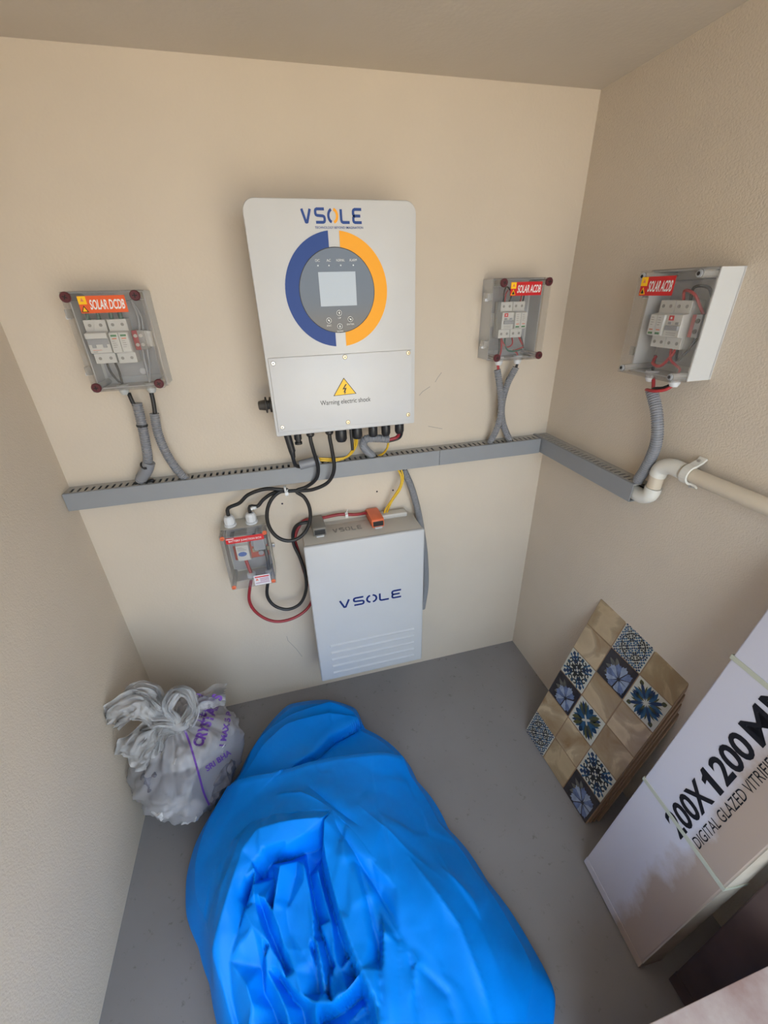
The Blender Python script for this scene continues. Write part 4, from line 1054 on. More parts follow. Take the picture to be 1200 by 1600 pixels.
def tiles():
    # each slab leans with its foot on the floor and its head on the right wall
    W, L, th = 0.325, 0.608, 0.0085
    cells = {0: ['leaves_l', 'm0', 'flower', 'scroll', 'm1', 'm2'], 1: ['m2', 'm0', 'leaves', 'm1', 'flower', 'lace'], 2: ['flower', 'scroll', 'm1', 'm0', 'cross', 'm3']}
    lean = math.atan2(0.186, 0.580)
    labels = ['patterned tile at the front of the leaning stack, brown marble and blue floral squares',
              'plain brown-edged tile directly behind the patterned front tile', 'plain brown-edged tile third in the leaning stack', 'rearmost brown-edged tile against the right wall']
    G = 'tiles leaning on right wall'
    for k in range(4):
        # local frame: x along the stack's width towards the camera, z up the slab, -y out of the face
        off = k * (th + 0.0012)
        fx = 0.7275 + off / math.cos(lean)
        dy = (0.0, -0.0025, -0.004, -0.008)[k]; dz = (0.0, 0.003, 0.005, 0.009)[k]
        root = empty('ceramic_tile', (fx + dz * math.sin(lean), -0.416 + dy, 0.0), labels[k], 'tile', G)
        root.rotation_euler = (Matrix.Rotation(-math.pi / 2 + 0.020, 3, 'Z') @ Matrix.Rotation(-lean, 3, 'X')).to_euler()
        zz = 0.003 + dz
        MB().box(0, W, 0.0016, th, zz, L + zz, bevel=0.001).build('slab', 'tile_clay', root)
        MB().box(0.0006, W - 0.0006, 0.0006, 0.0018, zz + 0.0006, L + zz - 0.0006).build('glaze_bed', 'grout', root)
        if k: continue
        cw, chh = W / 3, L / 6
        for ci in range(3):
            for ri in range(6):
                kd = cells[ci][ri]
                x0, x1, z0, z1 = ci * cw + 0.0016, (ci + 1) * cw - 0.0016, zz + ri * chh + 0.0016, zz + (ri + 1) * chh - 0.0016
                base = 'marble_print_' + kd[1] if kd[0] == 'm' else ('dark_ground' if kd == 'flower' else 'motif_white')
                pn = MB().box(x0, x1, -0.0004, 0.0012, z0, z1, bevel=0.0012).build('panel', base, root)
                if kd[0] != 'm':
                    motif(pn, Matrix.Translation((0, -0.0004, 0)), ((x0 + x1) / 2, (z0 + z1) / 2), {'leaves_l': 'lace'}.get(kd, kd), (x1 - x0) / 2 * 0.93)
tiles()

# ================================================================= CARTONS
def carton():
    O = Vector((0.6650, -0.8220, 0.0)); U = Vector((0.175, -0.03, 1.0)).normalized()
    V = Vector((-0.012, -0.215, 0)); V = (V - U * U.dot(V)).normalized(); N = U.cross(V).normalized()
    # local frame: x along U, y along V, z along -N (out of the face, towards the room)
    R = Matrix((U, V, -N)).transposed()
    if R.determinant() < 0: R = Matrix((U, V, N)).transposed()
    root = empty('tile_carton', O + Vector((0, 0, 0.001)), 'long white tile carton printed 200X1200MM leaning on right wall', 'carton')
    root.rotation_euler = R.to_euler()
    s = 1 if (R @ Vector((0, 0, 1))).x < 0 else -1   # s*z points into the room
    L, W, th = 1.035, 0.214, 0.060
    lo, hi = (-th, 0) if s > 0 else (0, th)
    u0 = 0.012
    MB().box(u0, L, 0.0, W, lo, hi, bevel=0.003).build('body', 'carton_white', root)
    MB().box(u0 - 0.005, u0 + 0.019, -0.0005, W + 0.0015, lo - 0.001, hi + 0.0035, bevel=0.0015).build('end_flap', 'carton_white', root)
    MB().box(u0 + 0.01, L, W - 0.001, W + 0.0015, lo + 0.001, hi - 0.002).build('side_flap', 'carton_edge', root)
    e = hi if s > 0 else lo
    for a in (0.407, 0.815):
        b = MB().box(a - 0.005, a + 0.005, -0.0012, W + 0.0028, e - 0.0008, e + 0.0008) if False else MB()
        zs = (lo - 0.0012, hi + 0.0012)
        b.box(a - 0.005, a + 0.005, -0.0022, -0.0002, zs[0], zs[1]); b.box(a - 0.005, a + 0.005, W + 0.0017, W + 0.0030, zs[0], zs[1])
        b.box(a - 0.005, a + 0.005, -0.0022, W + 0.0030, hi + 0.0002, hi + 0.0014); b.box(a - 0.005, a + 0.005, -0.0022, W + 0.0030, lo - 0.0014, lo - 0.0002)
        b.build('strap', 'strap_green', root)
    def print_line(body, u0, u1, vb, vt, bold):
        t = text_bm(body, bold)
        for v in t.verts:
            v.co = Vector((u0 + v.co.x * (u1 - u0), vb + (vt - vb) * v.co.z, (hi + 0.0006) if s > 0 else (lo - 0.0006)))
        MB().merge(t).build('lettering', 'carton_print', root)
    for w_, a_, b_ in (('200X', 0.388, 0.537), ('200', 0.586, 0.698), ('M', 0.711, 0.772), ('M', 0.782, 0.843)): print_line(w_, a_, b_, 0.122, 0.072, 0.028 if len(w_) > 1 else 0.008)
    zf = (hi, hi + 0.0006) if s > 0 else (lo, lo - 0.0006)
    one = MB().poly([(0.557, -0.122), (0.572, -0.122), (0.572, -0.072), (0.561, -0.072), (0.556, -0.080), (0.546, -0.084), (0.546, -0.093), (0.557, -0.090)], zf[0], zf[1])
    one.xf(Matrix(((1, 0, 0, 0), (0, 0, -1, 0), (0, 1, 0, 0), (0, 0, 0, 1)))); one.build('lettering', 'carton_print', root)
    print_line('DIGITAL GLAZED VITRIFIED', 0.418, 0.722, 0.153, 0.133, 0.0)
carton()

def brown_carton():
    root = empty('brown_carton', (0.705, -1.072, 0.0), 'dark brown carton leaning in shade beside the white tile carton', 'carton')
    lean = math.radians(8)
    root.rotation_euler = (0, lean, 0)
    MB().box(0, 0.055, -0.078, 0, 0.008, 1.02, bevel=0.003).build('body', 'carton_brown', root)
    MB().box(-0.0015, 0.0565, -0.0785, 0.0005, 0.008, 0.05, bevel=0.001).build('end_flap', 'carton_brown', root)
brown_carton()

def worn_box():
    root = empty('worn_carton', (0.66, -1.38, 0.0), 'worn pinkish white carton lying flat in the near right corner', 'carton')
    b = MB().box(-0.255, 0.245, -0.235, 0.226, 0.0, 0.405, bevel=0.004)
    b.build('body', 'carton_worn', root)
    MB().box(-0.257, 0.247, -0.237, 0.2272, 0.4050, 0.4080, bevel=0.001).build('lid_flap', 'carton_worn', root)
worn_box()

# ================================================================= PLASTIC BAG
def plastic_bag():
    C = Vector((-0.432, -0.290, 0.155))
    root = empty('plastic_bag', (C.x, C.y, 0.0), 'knotted translucent white carrier bag with purple print, full of rubbish', 'bag')
    def surf(th, ph, shrink=1.0, rough=1.0):
        d = Vector((math.cos(ph) * math.cos(th), math.cos(ph) * math.sin(th), math.sin(ph)))
        r = Vector((0.158, 0.178, 0.160))
        p = Vector((d.x * r.x, d.y * r.y, d.z * r.z))
        n1 = noise.noise(d * 1.7 + Vector((3, 1, 2))) * 0.020
        n2 = (abs(noise.noise(d * 4.5 + Vector((8, 2, 5)))) - 0.2) * 0.024
        # gathers running up to the knot
        g = max(0.0, math.sin(ph)) ** 1.5 * math.sin(th * 13 + 2.0 * noise.noise(d * 2)) * 0.010
        n3 = (abs(noise.noise(d * 11)) - 0.2) * 0.009
        p += d * (n1 + n2 + g + n3) * rough
        if ph > 0.7: p.z += (ph - 0.7) * 0.030
        p *= shrink
        p.z = max(p.z, -C.z + 0.002 + 0.004 * abs(noise.noise(d * 9)))
        q = C + p
        q.x = max(q.x, XL + 0.004); q.y = min(q.y, -0.006)
        e = (q.x + 0.298) * 0.82 + (q.y + 0.334) * -0.573          # flattened where the tarpaulin presses on it
        if e > -0.010: q.x -= 0.82 * (e + 0.010); q.y += 0.573 * (e + 0.010)
        return q
    def shell(shrink, rough):
        mb = MB(); nt, np_ = 120, 70; rows = []
        for j in range(1, np_):
            ph = -math.pi / 2 + math.pi * j / np_
            rows.append([mb.bm.verts.new(surf(2 * math.pi * k / nt, ph, shrink, rough)) for k in range(nt)])
        for a, b in zip(rows, rows[1:]):
            for k in range(nt): mb.bm.faces.new((a[k], a[(k + 1) % nt], b[(k + 1) % nt], b[k]))
        mb.bm.faces.new(list(reversed(rows[0]))); mb.bm.faces.new(rows[-1])
        return mb
    sh = shell(1.0, 1.0)
    bvh = BVHTree.FromBMesh(sh.bm)
    film = sh.build('bag_film', 'bag_film', root, smooth=True, world=True)
    # crumpled rubbish that shows through
    rnd = random.Random(4)
    def lump(c, r, m, nm):
        mb = MB(); t = bmesh.new(); bmesh.ops.create_icosphere(t, subdivisions=3, radius=1.0)
        sd = Vector((rnd.random() * 9, rnd.random() * 9, rnd.random() * 9))
        for v in t.verts:
            d = v.co.normalized(); f = 1 + 0.5 * (abs(noise.noise(d * 2.2 + sd)) - 0.3)
            v.co = Vector(c) + Vector((d.x * r[0], d.y * r[1], d.z * r[2])) * f
        mb.merge(t); mb.build(nm, m, root, world=True)
    lump(C + Vector((-0.03, -0.045, 0.02)), (0.085, 0.080, 0.075), 'bag_waste_light', 'crumpled_wrapper')
    lump(C + Vector((0.055, -0.05, -0.045)), (0.070, 0.075, 0.060), 'bag_waste_dark', 'dark_wrapper')
    lump(C + Vector((-0.055, -0.075, 0.035)), (0.055, 0.055, 0.022), 'bag_waste_dark', 'dark_wrapper')
    lump(C + Vector((0.0, -0.06, -0.075)), (0.095, 0.085, 0.050), 'bag_waste_light', 'crumpled_wrapper')
    lump(C + Vector((0.03, 0.03, 0.0)), (0.10, 0.10, 0.09), 'bag_waste_light', 'crumpled_wrapper')
    for (u, v, dp, r, m) in ((246, 1212, .040, (.046, .044, .042), 'bag_waste_dark'), (275, 1224, .040, (.044, .040, .036), 'bag_waste_dark'), (330, 1238, .036, (.042, .036, .028), 'bag_waste_dark'), (350, 1200, .034, (.036, .036, .034), 'bag_waste_dark'),
                             (285, 1186, .050, (.036, .034, .030), 'bag_waste_light'), (262, 1256, .064, (.044, .038, .024), 'bag_waste_light'), (300, 1266, .060, (.036, .034, .024), 'bag_waste_light'), (335, 1165, .052, (.034, .032, .030), 'bag_waste_light')):
        d_ = ray(u, v).normalized(); hit = bvh.ray_cast(CAM, d_)
        if hit[0] is not None: lump(hit[0] + d_ * (dp + 0.006), r, m, 'dark_wrapper' if 'dark' in m else 'crumpled_wrapper')
    # handle loops and flared film above the knot
    K = on_back(283, 1132, 0.325)
    knot = MB()
    def sheet(pts, w0, w1, up, wob, seed):
        """crumpled film strip along a path; thickness given later by the solid wall"""
        P = spline(pts, 0.004); n = 19; rows = []
        for i, p in enumerate(P):
            t = i / (len(P) - 1); w = w0 + (w1 - w0) * math.sin(math.pi * min(1, t * 1.1) * 0.5)
            tan = (P[min(i + 1, len(P) - 1)] - P[max(i - 1, 0)]).normalized()
            side = tan.cross(Vector(up)).normalized()
            row = []
            for j in range(n):
                f = j / (n - 1) - 0.5
                ww = w * (1 + 0.22 * noise.noise(Vector((t * 6, seed, 0))))
                q = p + side * f * ww
                pl = abs(noise.noise(Vector((f * 9 + seed, t * 2.2, seed)))) - 0.2       # gathers along the strip
                q += Vector(up) * (pl * 0.055 * min(1, t * 3) + 0.012 * (1 - 4 * f * f))
                q += Vector((noise.noise(q * 22 + Vector((seed, 0, 0))), noise.noise(q * 22 + Vector((0, seed, 0))), noise.noise(q * 22 + Vector((0, 0, seed))))) * wob
                q += Vector(up) * (abs(noise.noise(q * 55)) - 0.2) * 0.012
                q.x = max(q.x, XL + 0.004); q.y = min(q.y, -0.004)
                row.append(q)
            rows.append(row)
        vr = [[knot.bm.verts.new(q) for q in r] for r in rows]
        for a, b in zip(vr, vr[1:]):
            for j in range(n - 1): knot.bm.faces.new((a[j], a[j + 1], b[j + 1], b[j]))
    D = 0.33
    b_ = lambda u, v, d=D: on_back(u, v, d)
    OUT = (0.15, -0.75, 0.64)
    sheet([K, b_(240, 1122), b_(212, 1098, .30), b_(190, 1108, .30), b_(172, 1132, .31)], 0.03, 0.075, OUT, 0.014, 1)      # left ear
    sheet([K, b_(250, 1135), b_(225, 1160, .35), b_(205, 1192, .36)], 0.035, 0.105, OUT, 0.016, 2)                        # flap hanging on the left
    sheet([K, b_(262, 1112, .31), b_(240, 1082, .28), b_(215, 1078, .27), b_(196, 1092, .27)], 0.02, 0.045, OUT, 0.010, 3) # upper left loop
    sheet([K, b_(262, 1105, .32), b_(275, 1080, .30), b_(297, 1085, .30), b_(303, 1110, .32), K + Vector((0.02, -0.01, 0.0))], 0.022, 0.034, OUT, 0.008, 4)  # middle loop
    sheet([K, b_(300, 1112, .32), b_(325, 1090, .28), b_(352, 1085, .25)], 0.03, 0.06, OUT, 0.010, 5)
    sheet([K + Vector((0, 0, -0.012)), b_(262, 1140), b_(246, 1150, .35), b_(236, 1170, .36)], 0.03, 0.06, OUT, 0.012, 6)
    ob = knot.build('knotted_handles', 'bag_knot', root, smooth=True, world=True)
    md = ob.modifiers.new('film', 'SOLIDIFY'); md.thickness = 0.0004
    MB().tube([K + Vector((-0.02, 0.0, 0.005)), K + Vector((0, -0.012, 0.006)), K + Vector((0.018, 0.0, 0.0)), K + Vector((0.0, 0.012, -0.004))], 0.014, 10).build('knot', 'bag_knot', root, smooth=True, world=True)
    # purple print wrapped onto the film
    def wrap(t, name='lettering', lift=0.0012):
        bmesh.ops.subdivide_edges(t, edges=[e for e in t.edges if e.calc_length() > 0.008], cuts=2)
        for v in t.verts:
            d = (v.co - CAMP).normalized()
            hit = bvh.ray_cast(v.co - d * 0.3, d)
            if hit[0] is not None: v.co = hit[0] - d * lift
        m = MB().merge(t); m.build(name, 'purple_print', root, world=True)
    CAMP = CAM.copy()
    def words(body, a, b, hgt, bold=0.02):
        """line of print from point a to b, laid on the film facing the opening"""
        A_, B_ = Vector(a), Vector(b); ex = (B_ - A_); nrm = (CAMP - (A_ + B_) / 2).normalized()
        ez = nrm.cross(ex).normalized()
        t = text_bm(body, bold)
        for v in t.verts: v.co = A_ + ex * v.co.x + ez * (hgt * v.co.z)
        wrap(t)
    words('CRYSTAL S', b_(316, 1168, .38), b_(349, 1088, .33), 0.031, 0.05)
    words('1 MAX 5 P', b_(352, 1166, .36), b_(363, 1112, .31), 0.018, 0.05)
    words('SRI BHA', b_(324, 1206, .42), b_(362, 1178, .38), 0.016, 0.03)
    words('MAX', b_(322, 1112, .32), b_(330, 1090, .30), 0.010)
    if True:
        t = bmesh.new()
        pts = [b_(286, 1134, .36), b_(296, 1160, .40), b_(305, 1190, .42), b_(312, 1215, .43), b_(319, 1240, .43), b_(327, 1258, .43)]
        P = spline(pts, 0.008); prev = None
        for i, p in enumerate(P):
            tan = (P[min(i + 1, len(P) - 1)] - P[max(i - 1, 0)]).normalized(); nrm = (CAMP - p).normalized(); sd = tan.cross(nrm).normalized() * 0.0026
            cur = (t.verts.new(p - sd), t.verts.new(p + sd))
            if prev: t.faces.new((prev[0], cur[0], cur[1], prev[1]))
            prev = cur
        wrap(t, 'print_line')
    # checked patch of purple print near the knot
    t = bmesh.new()
    a, b2, c2 = b_(300, 1122, .35), b_(318, 1128, .35), b_(326, 1086, .31)
    for k in range(5):
        for (p, q) in ((a.lerp(b2, k / 4), a.lerp(b2, k / 4) + (c2 - b2) * 0.9), (a + (c2 - b2) * 0.9 * k / 4, b2 + (c2 - b2) * 0.9 * k / 4)):
            e = (q - p); n = (CAMP - p).normalized(); sd = e.cross(n).normalized() * 0.0013
            vs_ = [t.verts.new(x) for x in (p - sd, p + sd, q + sd, q - sd)]; t.faces.new(vs_)
    wrap(t, 'print_patch')
plastic_bag()

# ================================================================= TARPAULIN
def tarpaulin():
    FOLD, LOW = 1.22, 0.80                       # depth of the folds, height of the heap
    Z = lambda u, v, z: np.array(on_level(u, v, z))
    # the rim where the heap bulges out over the floor
    rim = [on_level(*p) for p in ((512, 1086, .06), (556, 1100, .06), (568, 1132, .05), (620, 1165, .05), (652, 1215, .05), (702, 1290, .05), (762, 1370, .05), (832, 1470, .05), (872, 1545, .05), (866, 1612, .05))]
    rim += [Vector((0.33, -1.13, .05)), Vector((0.20, -1.17, .05)), Vector((0.02, -1.17, .05)), Vector((-0.15, -1.12, .05)), Vector((-0.255, -1.02, .06))]
    rim += [on_level(*p) for p in ((335, 1600, .08), (322, 1530, .08), (304, 1470, .08), (285, 1420, .08), (286, 1360, .08), (300, 1310, .08), (330, 1258, .08), (370, 1203, .08), (400, 1148, .07), (448, 1094, .06))]
    ctr = Vector((-0.01, -0.62, 0))
    pol = sorted([(math.atan2(p.y - ctr.y, p.x - ctr.x), math.hypot(p.x - ctr.x, p.y - ctr.y), p.z) for p in rim])
    ang = np.array([p[0] for p in pol]); rad = np.array([p[1] for p in pol]); rz = np.array([p[2] for p in pol])
    ang3 = np.concatenate([ang - 2 * np.pi, ang, ang + 2 * np.pi]); rad3 = np.tile(rad, 3); rz3 = np.tile(rz, 3)
    # crown heights read off the heap, spread by a thin-plate spline
    cp = [(510, 1275, .345), (450, 1293, .325), (395, 1322, .30), (358, 1400, .275), (334, 1500, .235), (545, 1300, .33), (610, 1290, .29), (600, 1400, .315), (690, 1400, .255), (680, 1500, .27), (780, 1500, .18), (600, 1540, .30), (760, 1590, .20),
          (560, 1225, .235), (610, 1195, .145), (475, 1215, .225), (430, 1240, .225), (520, 1150, .105), (540, 1130, .085), (450, 1150, .150), (500, 1110, .105), (420, 1175, .165), (380, 1255, .20), (335, 1335, .19), (320, 1420, .18),
          (450, 1400, .285), (420, 1500, .25), (500, 1500, .27), (480, 1600, .23), (400, 1600, .20), (650, 1330, .245), (720, 1330, .10), (800, 1460, .10), (640, 1230, .11)]
    cps = [Z(u, v, z * LOW) for u, v, z in cp]
    X = np.array([[q[0], q[1]] for q in cps] + [[p.x, p.y] for p in rim] + [[0.02, -1.12], [0.2, -1.1], [-0.12, -1.08]])
    F = np.array([q[2] for q in cps] + [p.z for p in rim] + [0.16, 0.15, 0.14])
    def phi(r2): return np.where(r2 > 1e-12, 0.5 * r2 * np.log(np.maximum(r2, 1e-12)), 0)
    n = len(X)
    A = np.zeros((n + 3, n + 3))
    A[:n, :n] = phi(((X[:, None] - X[None]) ** 2).sum(2)) + np.eye(n) * 2e-4
    A[:n, n] = 1; A[:n, n + 1:] = X; A[n, :n] = 1; A[n + 1:, :n] = X.T
    w = np.linalg.solve(A, np.concatenate([F, np.zeros(3)]))
    def base(P): return phi(((P[:, None] - X[None]) ** 2).sum(2)) @ w[:n] + w[n] + P @ w[n + 1:]
    NA, NR = 420, 170
    th = np.linspace(-np.pi, np.pi, NA, endpoint=False)
    R = np.interp(th, ang3, rad3); ZR = np.interp(th, ang3, rz3)
    for _ in range(3): R = (np.roll(R, 1) + 2 * R + np.roll(R, -1)) / 4
    s = np.linspace(0.0, 1.0, NR) ** 0.8
    PX = ctr.x + s[:, None] * R[None] * np.cos(th)[None]; PY = ctr.y + s[:, None] * R[None] * np.sin(th)[None]
    P = np.stack([PX.ravel(), PY.ravel()], 1)
    H = base(P)
    S = np.repeat(s, NA)
    edge = np.clip((1 - S) / 0.10, 0, 1); edge = edge ** 0.55          # round shoulder at the rim
    ZRr = np.tile(ZR, NR)
    H = ZRr * 0.9 + (np.maximum(H, ZRr * 0.9) - ZRr * 0.9) * 1.0
    # ---- helpers for folds
    def seg_dist(P, pts):
        best = np.full(len(P), 9.0); side = np.zeros(len(P)); tt = np.zeros(len(P)); acc = 0
        tot = sum(np.linalg.norm(np.array(b) - np.array(a)) for a, b in zip(pts, pts[1:]))
        for a, b in zip(pts, pts[1:]):
            a = np.array(a); b = np.array(b); d = b - a; L = np.linalg.norm(d); d = d / L
            t = np.clip((P - a) @ d, 0, L); q = a + t[:, None] * d; v = P - q; dist = np.linalg.norm(v, axis=1)
            m = dist < best
            best = np.where(m, dist, best); side = np.where(m, d[0] * (P[:, 1] - a[1]) - d[1] * (P[:, 0] - a[0]), side); tt = np.where(m, (acc + t) / tot, tt); acc += L
        return best, np.sign(side), tt
    def line(*px, z=0.25): return [Z(u, v, z)[:2] for u, v in px]
    sm = lambda x: np.clip(x, 0, 1) ** 2 * (3 - 2 * np.clip(x, 0, 1))
    # ---- long creases on the smooth right flank and the top
    for px, a, wd in ((((520, 1285), (600, 1400), (640, 1480), (660, 1600)), -.016, .010), (((560, 1350), (590, 1470), (598, 1600)), -.020, .008), (((640, 1330), (720, 1430), (760, 1520), (790, 1600)), .010, .010),
                      (((560, 1255), (640, 1320), (690, 1350)), .006, .012), (((480, 1222), (520, 1260), (560, 1290)), -.012, .010), (((430, 1232), (470, 1238), (510, 1262)), .010, .009), (((620, 1440), (650, 1500), (640, 1560)), .012, .009),
                      (((690, 1330), (740, 1370), (750, 1385)), .008, .010), (((650, 1500), (700, 1540), (720, 1600)), -.010, .010), (((350, 1340), (330, 1400)), .004, .012), (((380, 1290), (345, 1370), (322, 1440)), .010, .014)):
        d, _, t = seg_dist(P, line(*px, z=.25)); H += a * np.exp(-np.abs(d) / wd) * np.sin(np.pi * np.clip(t, .02, .98)) ** .5
    # ---- big flap: the main bundle lies over the folded tail behind it
    flap = line((385, 1222), (430, 1222), (470, 1212), (530, 1190), (622, 1170), z=.15)
    d, sd, t = seg_dist(P, flap)
    H += 0.040 * sm(0.5 - sd * d / 0.009) * np.exp(-np.maximum(-sd * d - 0.02, 0) / 0.08) * sm((P[:, 1] + .66) / .12)
    tail = line((562, 1118), (520, 1150), (495, 1190), (465, 1215), z=.12)
    d, sd, t = seg_dist(P, tail)
    H += -0.040 * np.exp(-d / 0.009) * np.sin(np.pi * np.clip(t + .1, .05, .95))
    H += 0.034 * sm(sd * -d / 0.006 + .3) * np.exp(-d / 0.06) * sm((P[:, 1] + .50) / .1)
    # ---- stacked layers of the folded tail
    for k, px in enumerate((((380, 1192), (413, 1152), (452, 1125), (515, 1094), (545, 1098)), ((388, 1215), (415, 1180), (452, 1146), (515, 1118), (552, 1116)))):
        ln = line(*px, z=.09)
        d, sd, t = seg_dist(P, ln)
        H += 0.022 * sm(0.5 - sd * d / 0.004) * np.exp(-np.maximum(-sd * d, 0) / 0.12) * np.sin(np.pi * np.clip(t * .9 + .08, 0, 1)) ** .4 * sm((-P[:, 1] * -1 + .5) / .2)
    # ---- mouth of the hood: ridges and valleys of the sharp folds, joined by flat facets
    folds = [
        (.014, (-60, 420), (0, 240), (100, 100), (300, 40), (580, 0)),
        (-.008, (-50, 560), (10, 410), (60, 300), (150, 195), (300, 150), (430, 105), (540, 60), (585, 20)),
        (-.055, (40, 450), (105, 335), (180, 240), (310, 205), (430, 150), (520, 110), (555, 70)),
        (.014, (-60, 420), (-130, 650), (-190, 850), (-230, 1050), (-210, 1350), (-160, 1700)),
        (.000, (-230, 420), (-290, 800), (-320, 1100), (-300, 1700)),
        (-.030, (0, 600), (-60, 800), (-115, 1000), (-95, 1250), (-40, 1500), (-40, 1700)),
        (.016, (585, 20), (580, 180), (600, 300), (640, 480), (700, 700), (780, 930), (850, 1100), (970, 1360), (1010, 1700)),
        (-.050, (545, 190), (565, 330), (612, 500), (672, 720), (742, 930), (800, 1080), (895, 1330), (930, 1700)),
        (-.016, (960, 430), (985, 650), (992, 880), (985, 1000)),
        (.010, (1010, 830), (1003, 1100), (1015, 1400), (1030, 1700)),
        (.004, (700, 120), (800, 300), (860, 600), (900, 900)),
        (.0, (640, -60), (780, 60), (920, 280), (1100, 500), (1130, 900), (1130, 1700)),
        (.0, (580, -60), (300, -40), (60, 20), (-80, 160), (-160, 380)),
        (-.006, (305, 180), (262, 330), (215, 590)),
        (-.046, (205, 360), (198, 570)),
        (-.032, (375, 250), (368, 360)), (-.012, (432, 300), (432, 430)),
        (-.018, (300, 640), (330, 800)), (-.012, (450, 560), (480, 830)),
        (-.052, (458, 310), (492, 500), (527, 690), (570, 800), (610, 950), (640, 1010)),
        (-.012, (440, 320), (475, 500), (500, 660), (505, 850)),
        (-.018, (530, 330), (575, 520), (628, 700), (660, 1005)),
        (-.024, (548, 735), (592, 850), (628, 960)),
        (.0, (75, 350), (62, 460), (72, 540)), (-.008, (95, 530), (150, 555), (210, 650), (252, 760), (290, 900), (320, 935)),
        (-.046, (112, 570), (172, 760), (232, 900), (282, 1020)), (-.014, (75, 575), (110, 720), (182, 885), (262, 1025)),
        (-.010, (5, 640), (60, 760), (130, 830)), (-.042, (150, 870), (128, 960)),
        (-.010, (320, 945), (372, 1090), (415, 1260)), (-.042, (500, 890), (528, 1080), (538, 1200)), (-.012, (420, 930), (470, 905)),
        (-.010, (522, 865), (556, 1030), (588, 1230)), (-.048, (606, 1010), (602, 1235)),
        (-.002, (528, 1312), (625, 1312), (650, 1318), (740, 1230), (838, 1110)), (-.022, (622, 1150), (700, 1060), (758, 985)),
        (-.058, (560, 1400), (700, 1335), (850, 1195)), (-.034, (530, 1480), (750, 1440), (868, 1310)),
        (-.008, (20, 1190), (60, 1330), (40, 1480)), (-.018, (160, 1060), (232, 1200), (292, 1330), (330, 1480)),
        (-.052, (240, 1080), (335, 1230), (410, 1310), (450, 1480)), (-.016, (152, 955), (222, 1050), (302, 1125), (392, 1250)),
        (-.052, (108, 1010), (128, 1200), (198, 1330), (250, 1480)),
        (-.015, (60, 1700), (330, 1700), (600, 1700), (860, 1700))]
    fv, fe, fh = [], [], []
    for fi, f in enumerate(folds):
        k0 = len(fv)
        for (zx, zy) in f[1:]:
            hh = f[0] - (0.016 * math.exp(-max(zy, 0) / 650.0) if fi > 12 or fi in (2, 7) else 0.0)   # the mouth lies deepest under the hood
            q = Z(380 + zx / 4.615, 1280 + zy / 4.615, .235)
            for _ in range(8):
                zb = 0.5 * q[2] + 0.5 * float(np.clip(H[np.argmin(((P - q[:2]) ** 2).sum(1))] + 0.3 * max(hh, -0.03), .02, .45)); q = Z(380 + zx / 4.615, 1280 + zy / 4.615, zb)
            fv.append(Vector((q[0], q[1]))); fh.append(hh)
        fe += [(k0 + i, k0 + i + 1) for i in range(len(f) - 2)]
    from mathutils.geometry import delaunay_2d_cdt
    ov, oe, of, src, _, _ = delaunay_2d_cdt(fv, fe, [], 0, 1e-5)
    V2 = np.array([[v.x, v.y] for v in ov])
    h0 = np.array([np.mean([fh[i] for i in g]) if g else np.nan for g in src])
    for i in np.where(np.isnan(h0))[0]:            # crossings take the lower neighbour
        dd = np.linalg.norm(V2 - V2[i], axis=1); dd[np.isnan(h0)] = 9; h0[i] = h0[np.argmin(dd)]
    fold = np.zeros(len(P)); inside = np.zeros(len(P), bool)
    for t3 in of:
        a, b, c = V2[list(t3)]
        den = (b[1] - c[1]) * (a[0] - c[0]) + (c[0] - b[0]) * (a[1] - c[1])
        if abs(den) < 1e-12: continue
        l1 = ((b[1] - c[1]) * (P[:, 0] - c[0]) + (c[0] - b[0]) * (P[:, 1] - c[1])) / den
        l2 = ((c[1] - a[1]) * (P[:, 0] - c[0]) + (a[0] - c[0]) * (P[:, 1] - c[1])) / den
        m = (l1 >= -1e-6) & (l2 >= -1e-6) & (l1 + l2 <= 1 + 1e-6)
        fold[m] = (l1 * h0[t3[0]] + l2 * h0[t3[1]] + (1 - l1 - l2) * h0[t3[2]])[m]; inside |= m
    fade = np.clip((1 - S) / .12, 0, 1)
    H += fold * fade * FOLD
    def vn(P, sc, seed):
        return np.array([noise.noise(Vector((x * sc, y * sc, seed))) for x, y in P])
    nz2 = vn(P, 22, 4.1); nz3 = vn(P, 5, 7.7)
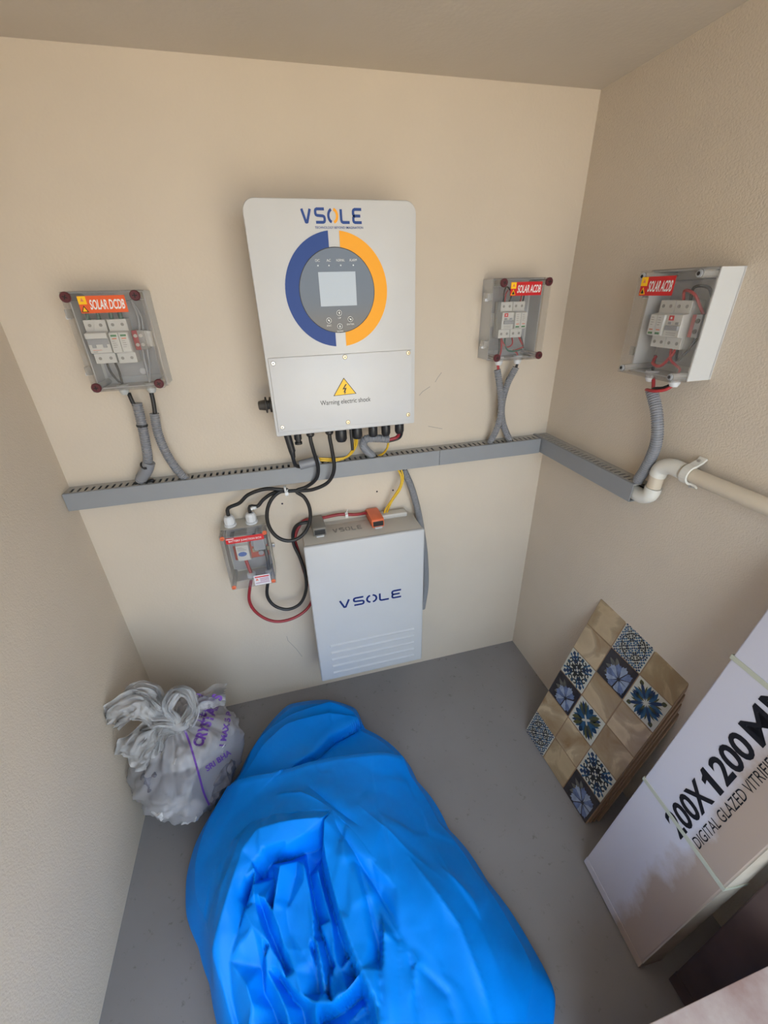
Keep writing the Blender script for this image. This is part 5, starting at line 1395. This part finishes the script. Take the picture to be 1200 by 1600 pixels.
    def crumple(P, cells, stretch, seed):
        r = np.random.default_rng(seed)
        pts = r.uniform([-0.55, -1.3], [0.55, 0.05], (cells, 2)); g = r.normal(0, 1, (cells, 2)); o = r.normal(0, 0.3, cells)
        Q = P * np.array(stretch); pq = pts * np.array(stretch)
        d = ((Q[:, None] - pq[None]) ** 2).sum(2); i1 = np.argpartition(d, 3, axis=1)[:, :3]
        dd = np.sqrt(np.take_along_axis(d, i1, 1)); wt = np.exp(-(dd - dd.min(1, keepdims=True)) / 0.006)
        wt /= wt.sum(1, keepdims=True)
        val = np.zeros(len(P))
        for k in range(3):
            c = i1[:, k]; val += wt[:, k] * (((P - pts[c]) * g[c]).sum(1) + o[c] * 0.03)
        return val
    cr1 = crumple(P, 120, (1.6, 0.9), 3); cr2 = crumple(P, 420, (1.3, 1.0), 5)
    H += np.where(inside, 0.05 * cr1 + 0.06 * cr2, 0.025 * cr1 + 0.018 * cr2) * sm((-P[:, 1] - .38) / .2) * fade
    # ---- broad wobble
    H += 0.006 * nz3 + 0.0022 * nz2 * sm((-P[:, 1] - .3) / .2)
    H = ZRr * 0.5 + (H - ZRr * 0.5) * edge
    H = np.maximum(H, 0.02)
    mb = MB(); vr = []
    bmv = mb.bm.verts
    top = bmv.new((ctr.x, ctr.y, float(H[:NA].mean())))
    for i in range(1, NR):
        vr.append([bmv.new((float(PX[i, k]), float(PY[i, k]), float(H[i * NA + k]))) for k in range(NA)])
    # tuck the rim in under itself to the floor
    for f, zf in ((0.995, 0.45), (0.975, 0.15), (0.95, 0.0)):
        vr.append([bmv.new((ctr.x + R[k] * f * math.cos(th[k]), ctr.y + R[k] * f * math.sin(th[k]), max(0.001, float(H[(NR - 1) * NA + k]) * zf))) for k in range(NA)])
    for k in range(NA): mb.bm.faces.new((top, vr[0][k], vr[0][(k + 1) % NA]))
    for a, b in zip(vr, vr[1:]):
        for k in range(NA): mb.bm.faces.new((a[k], b[k], b[(k + 1) % NA], a[(k + 1) % NA]))
    bmesh.ops.recalc_face_normals(mb.bm, faces=mb.bm.faces)
    o = mb.build('tarpaulin', 'tarp_blue', smooth=True)
    return tag(o, 'crumpled bright blue plastic tarpaulin heaped on the grey floor', 'tarp')
tarpaulin()
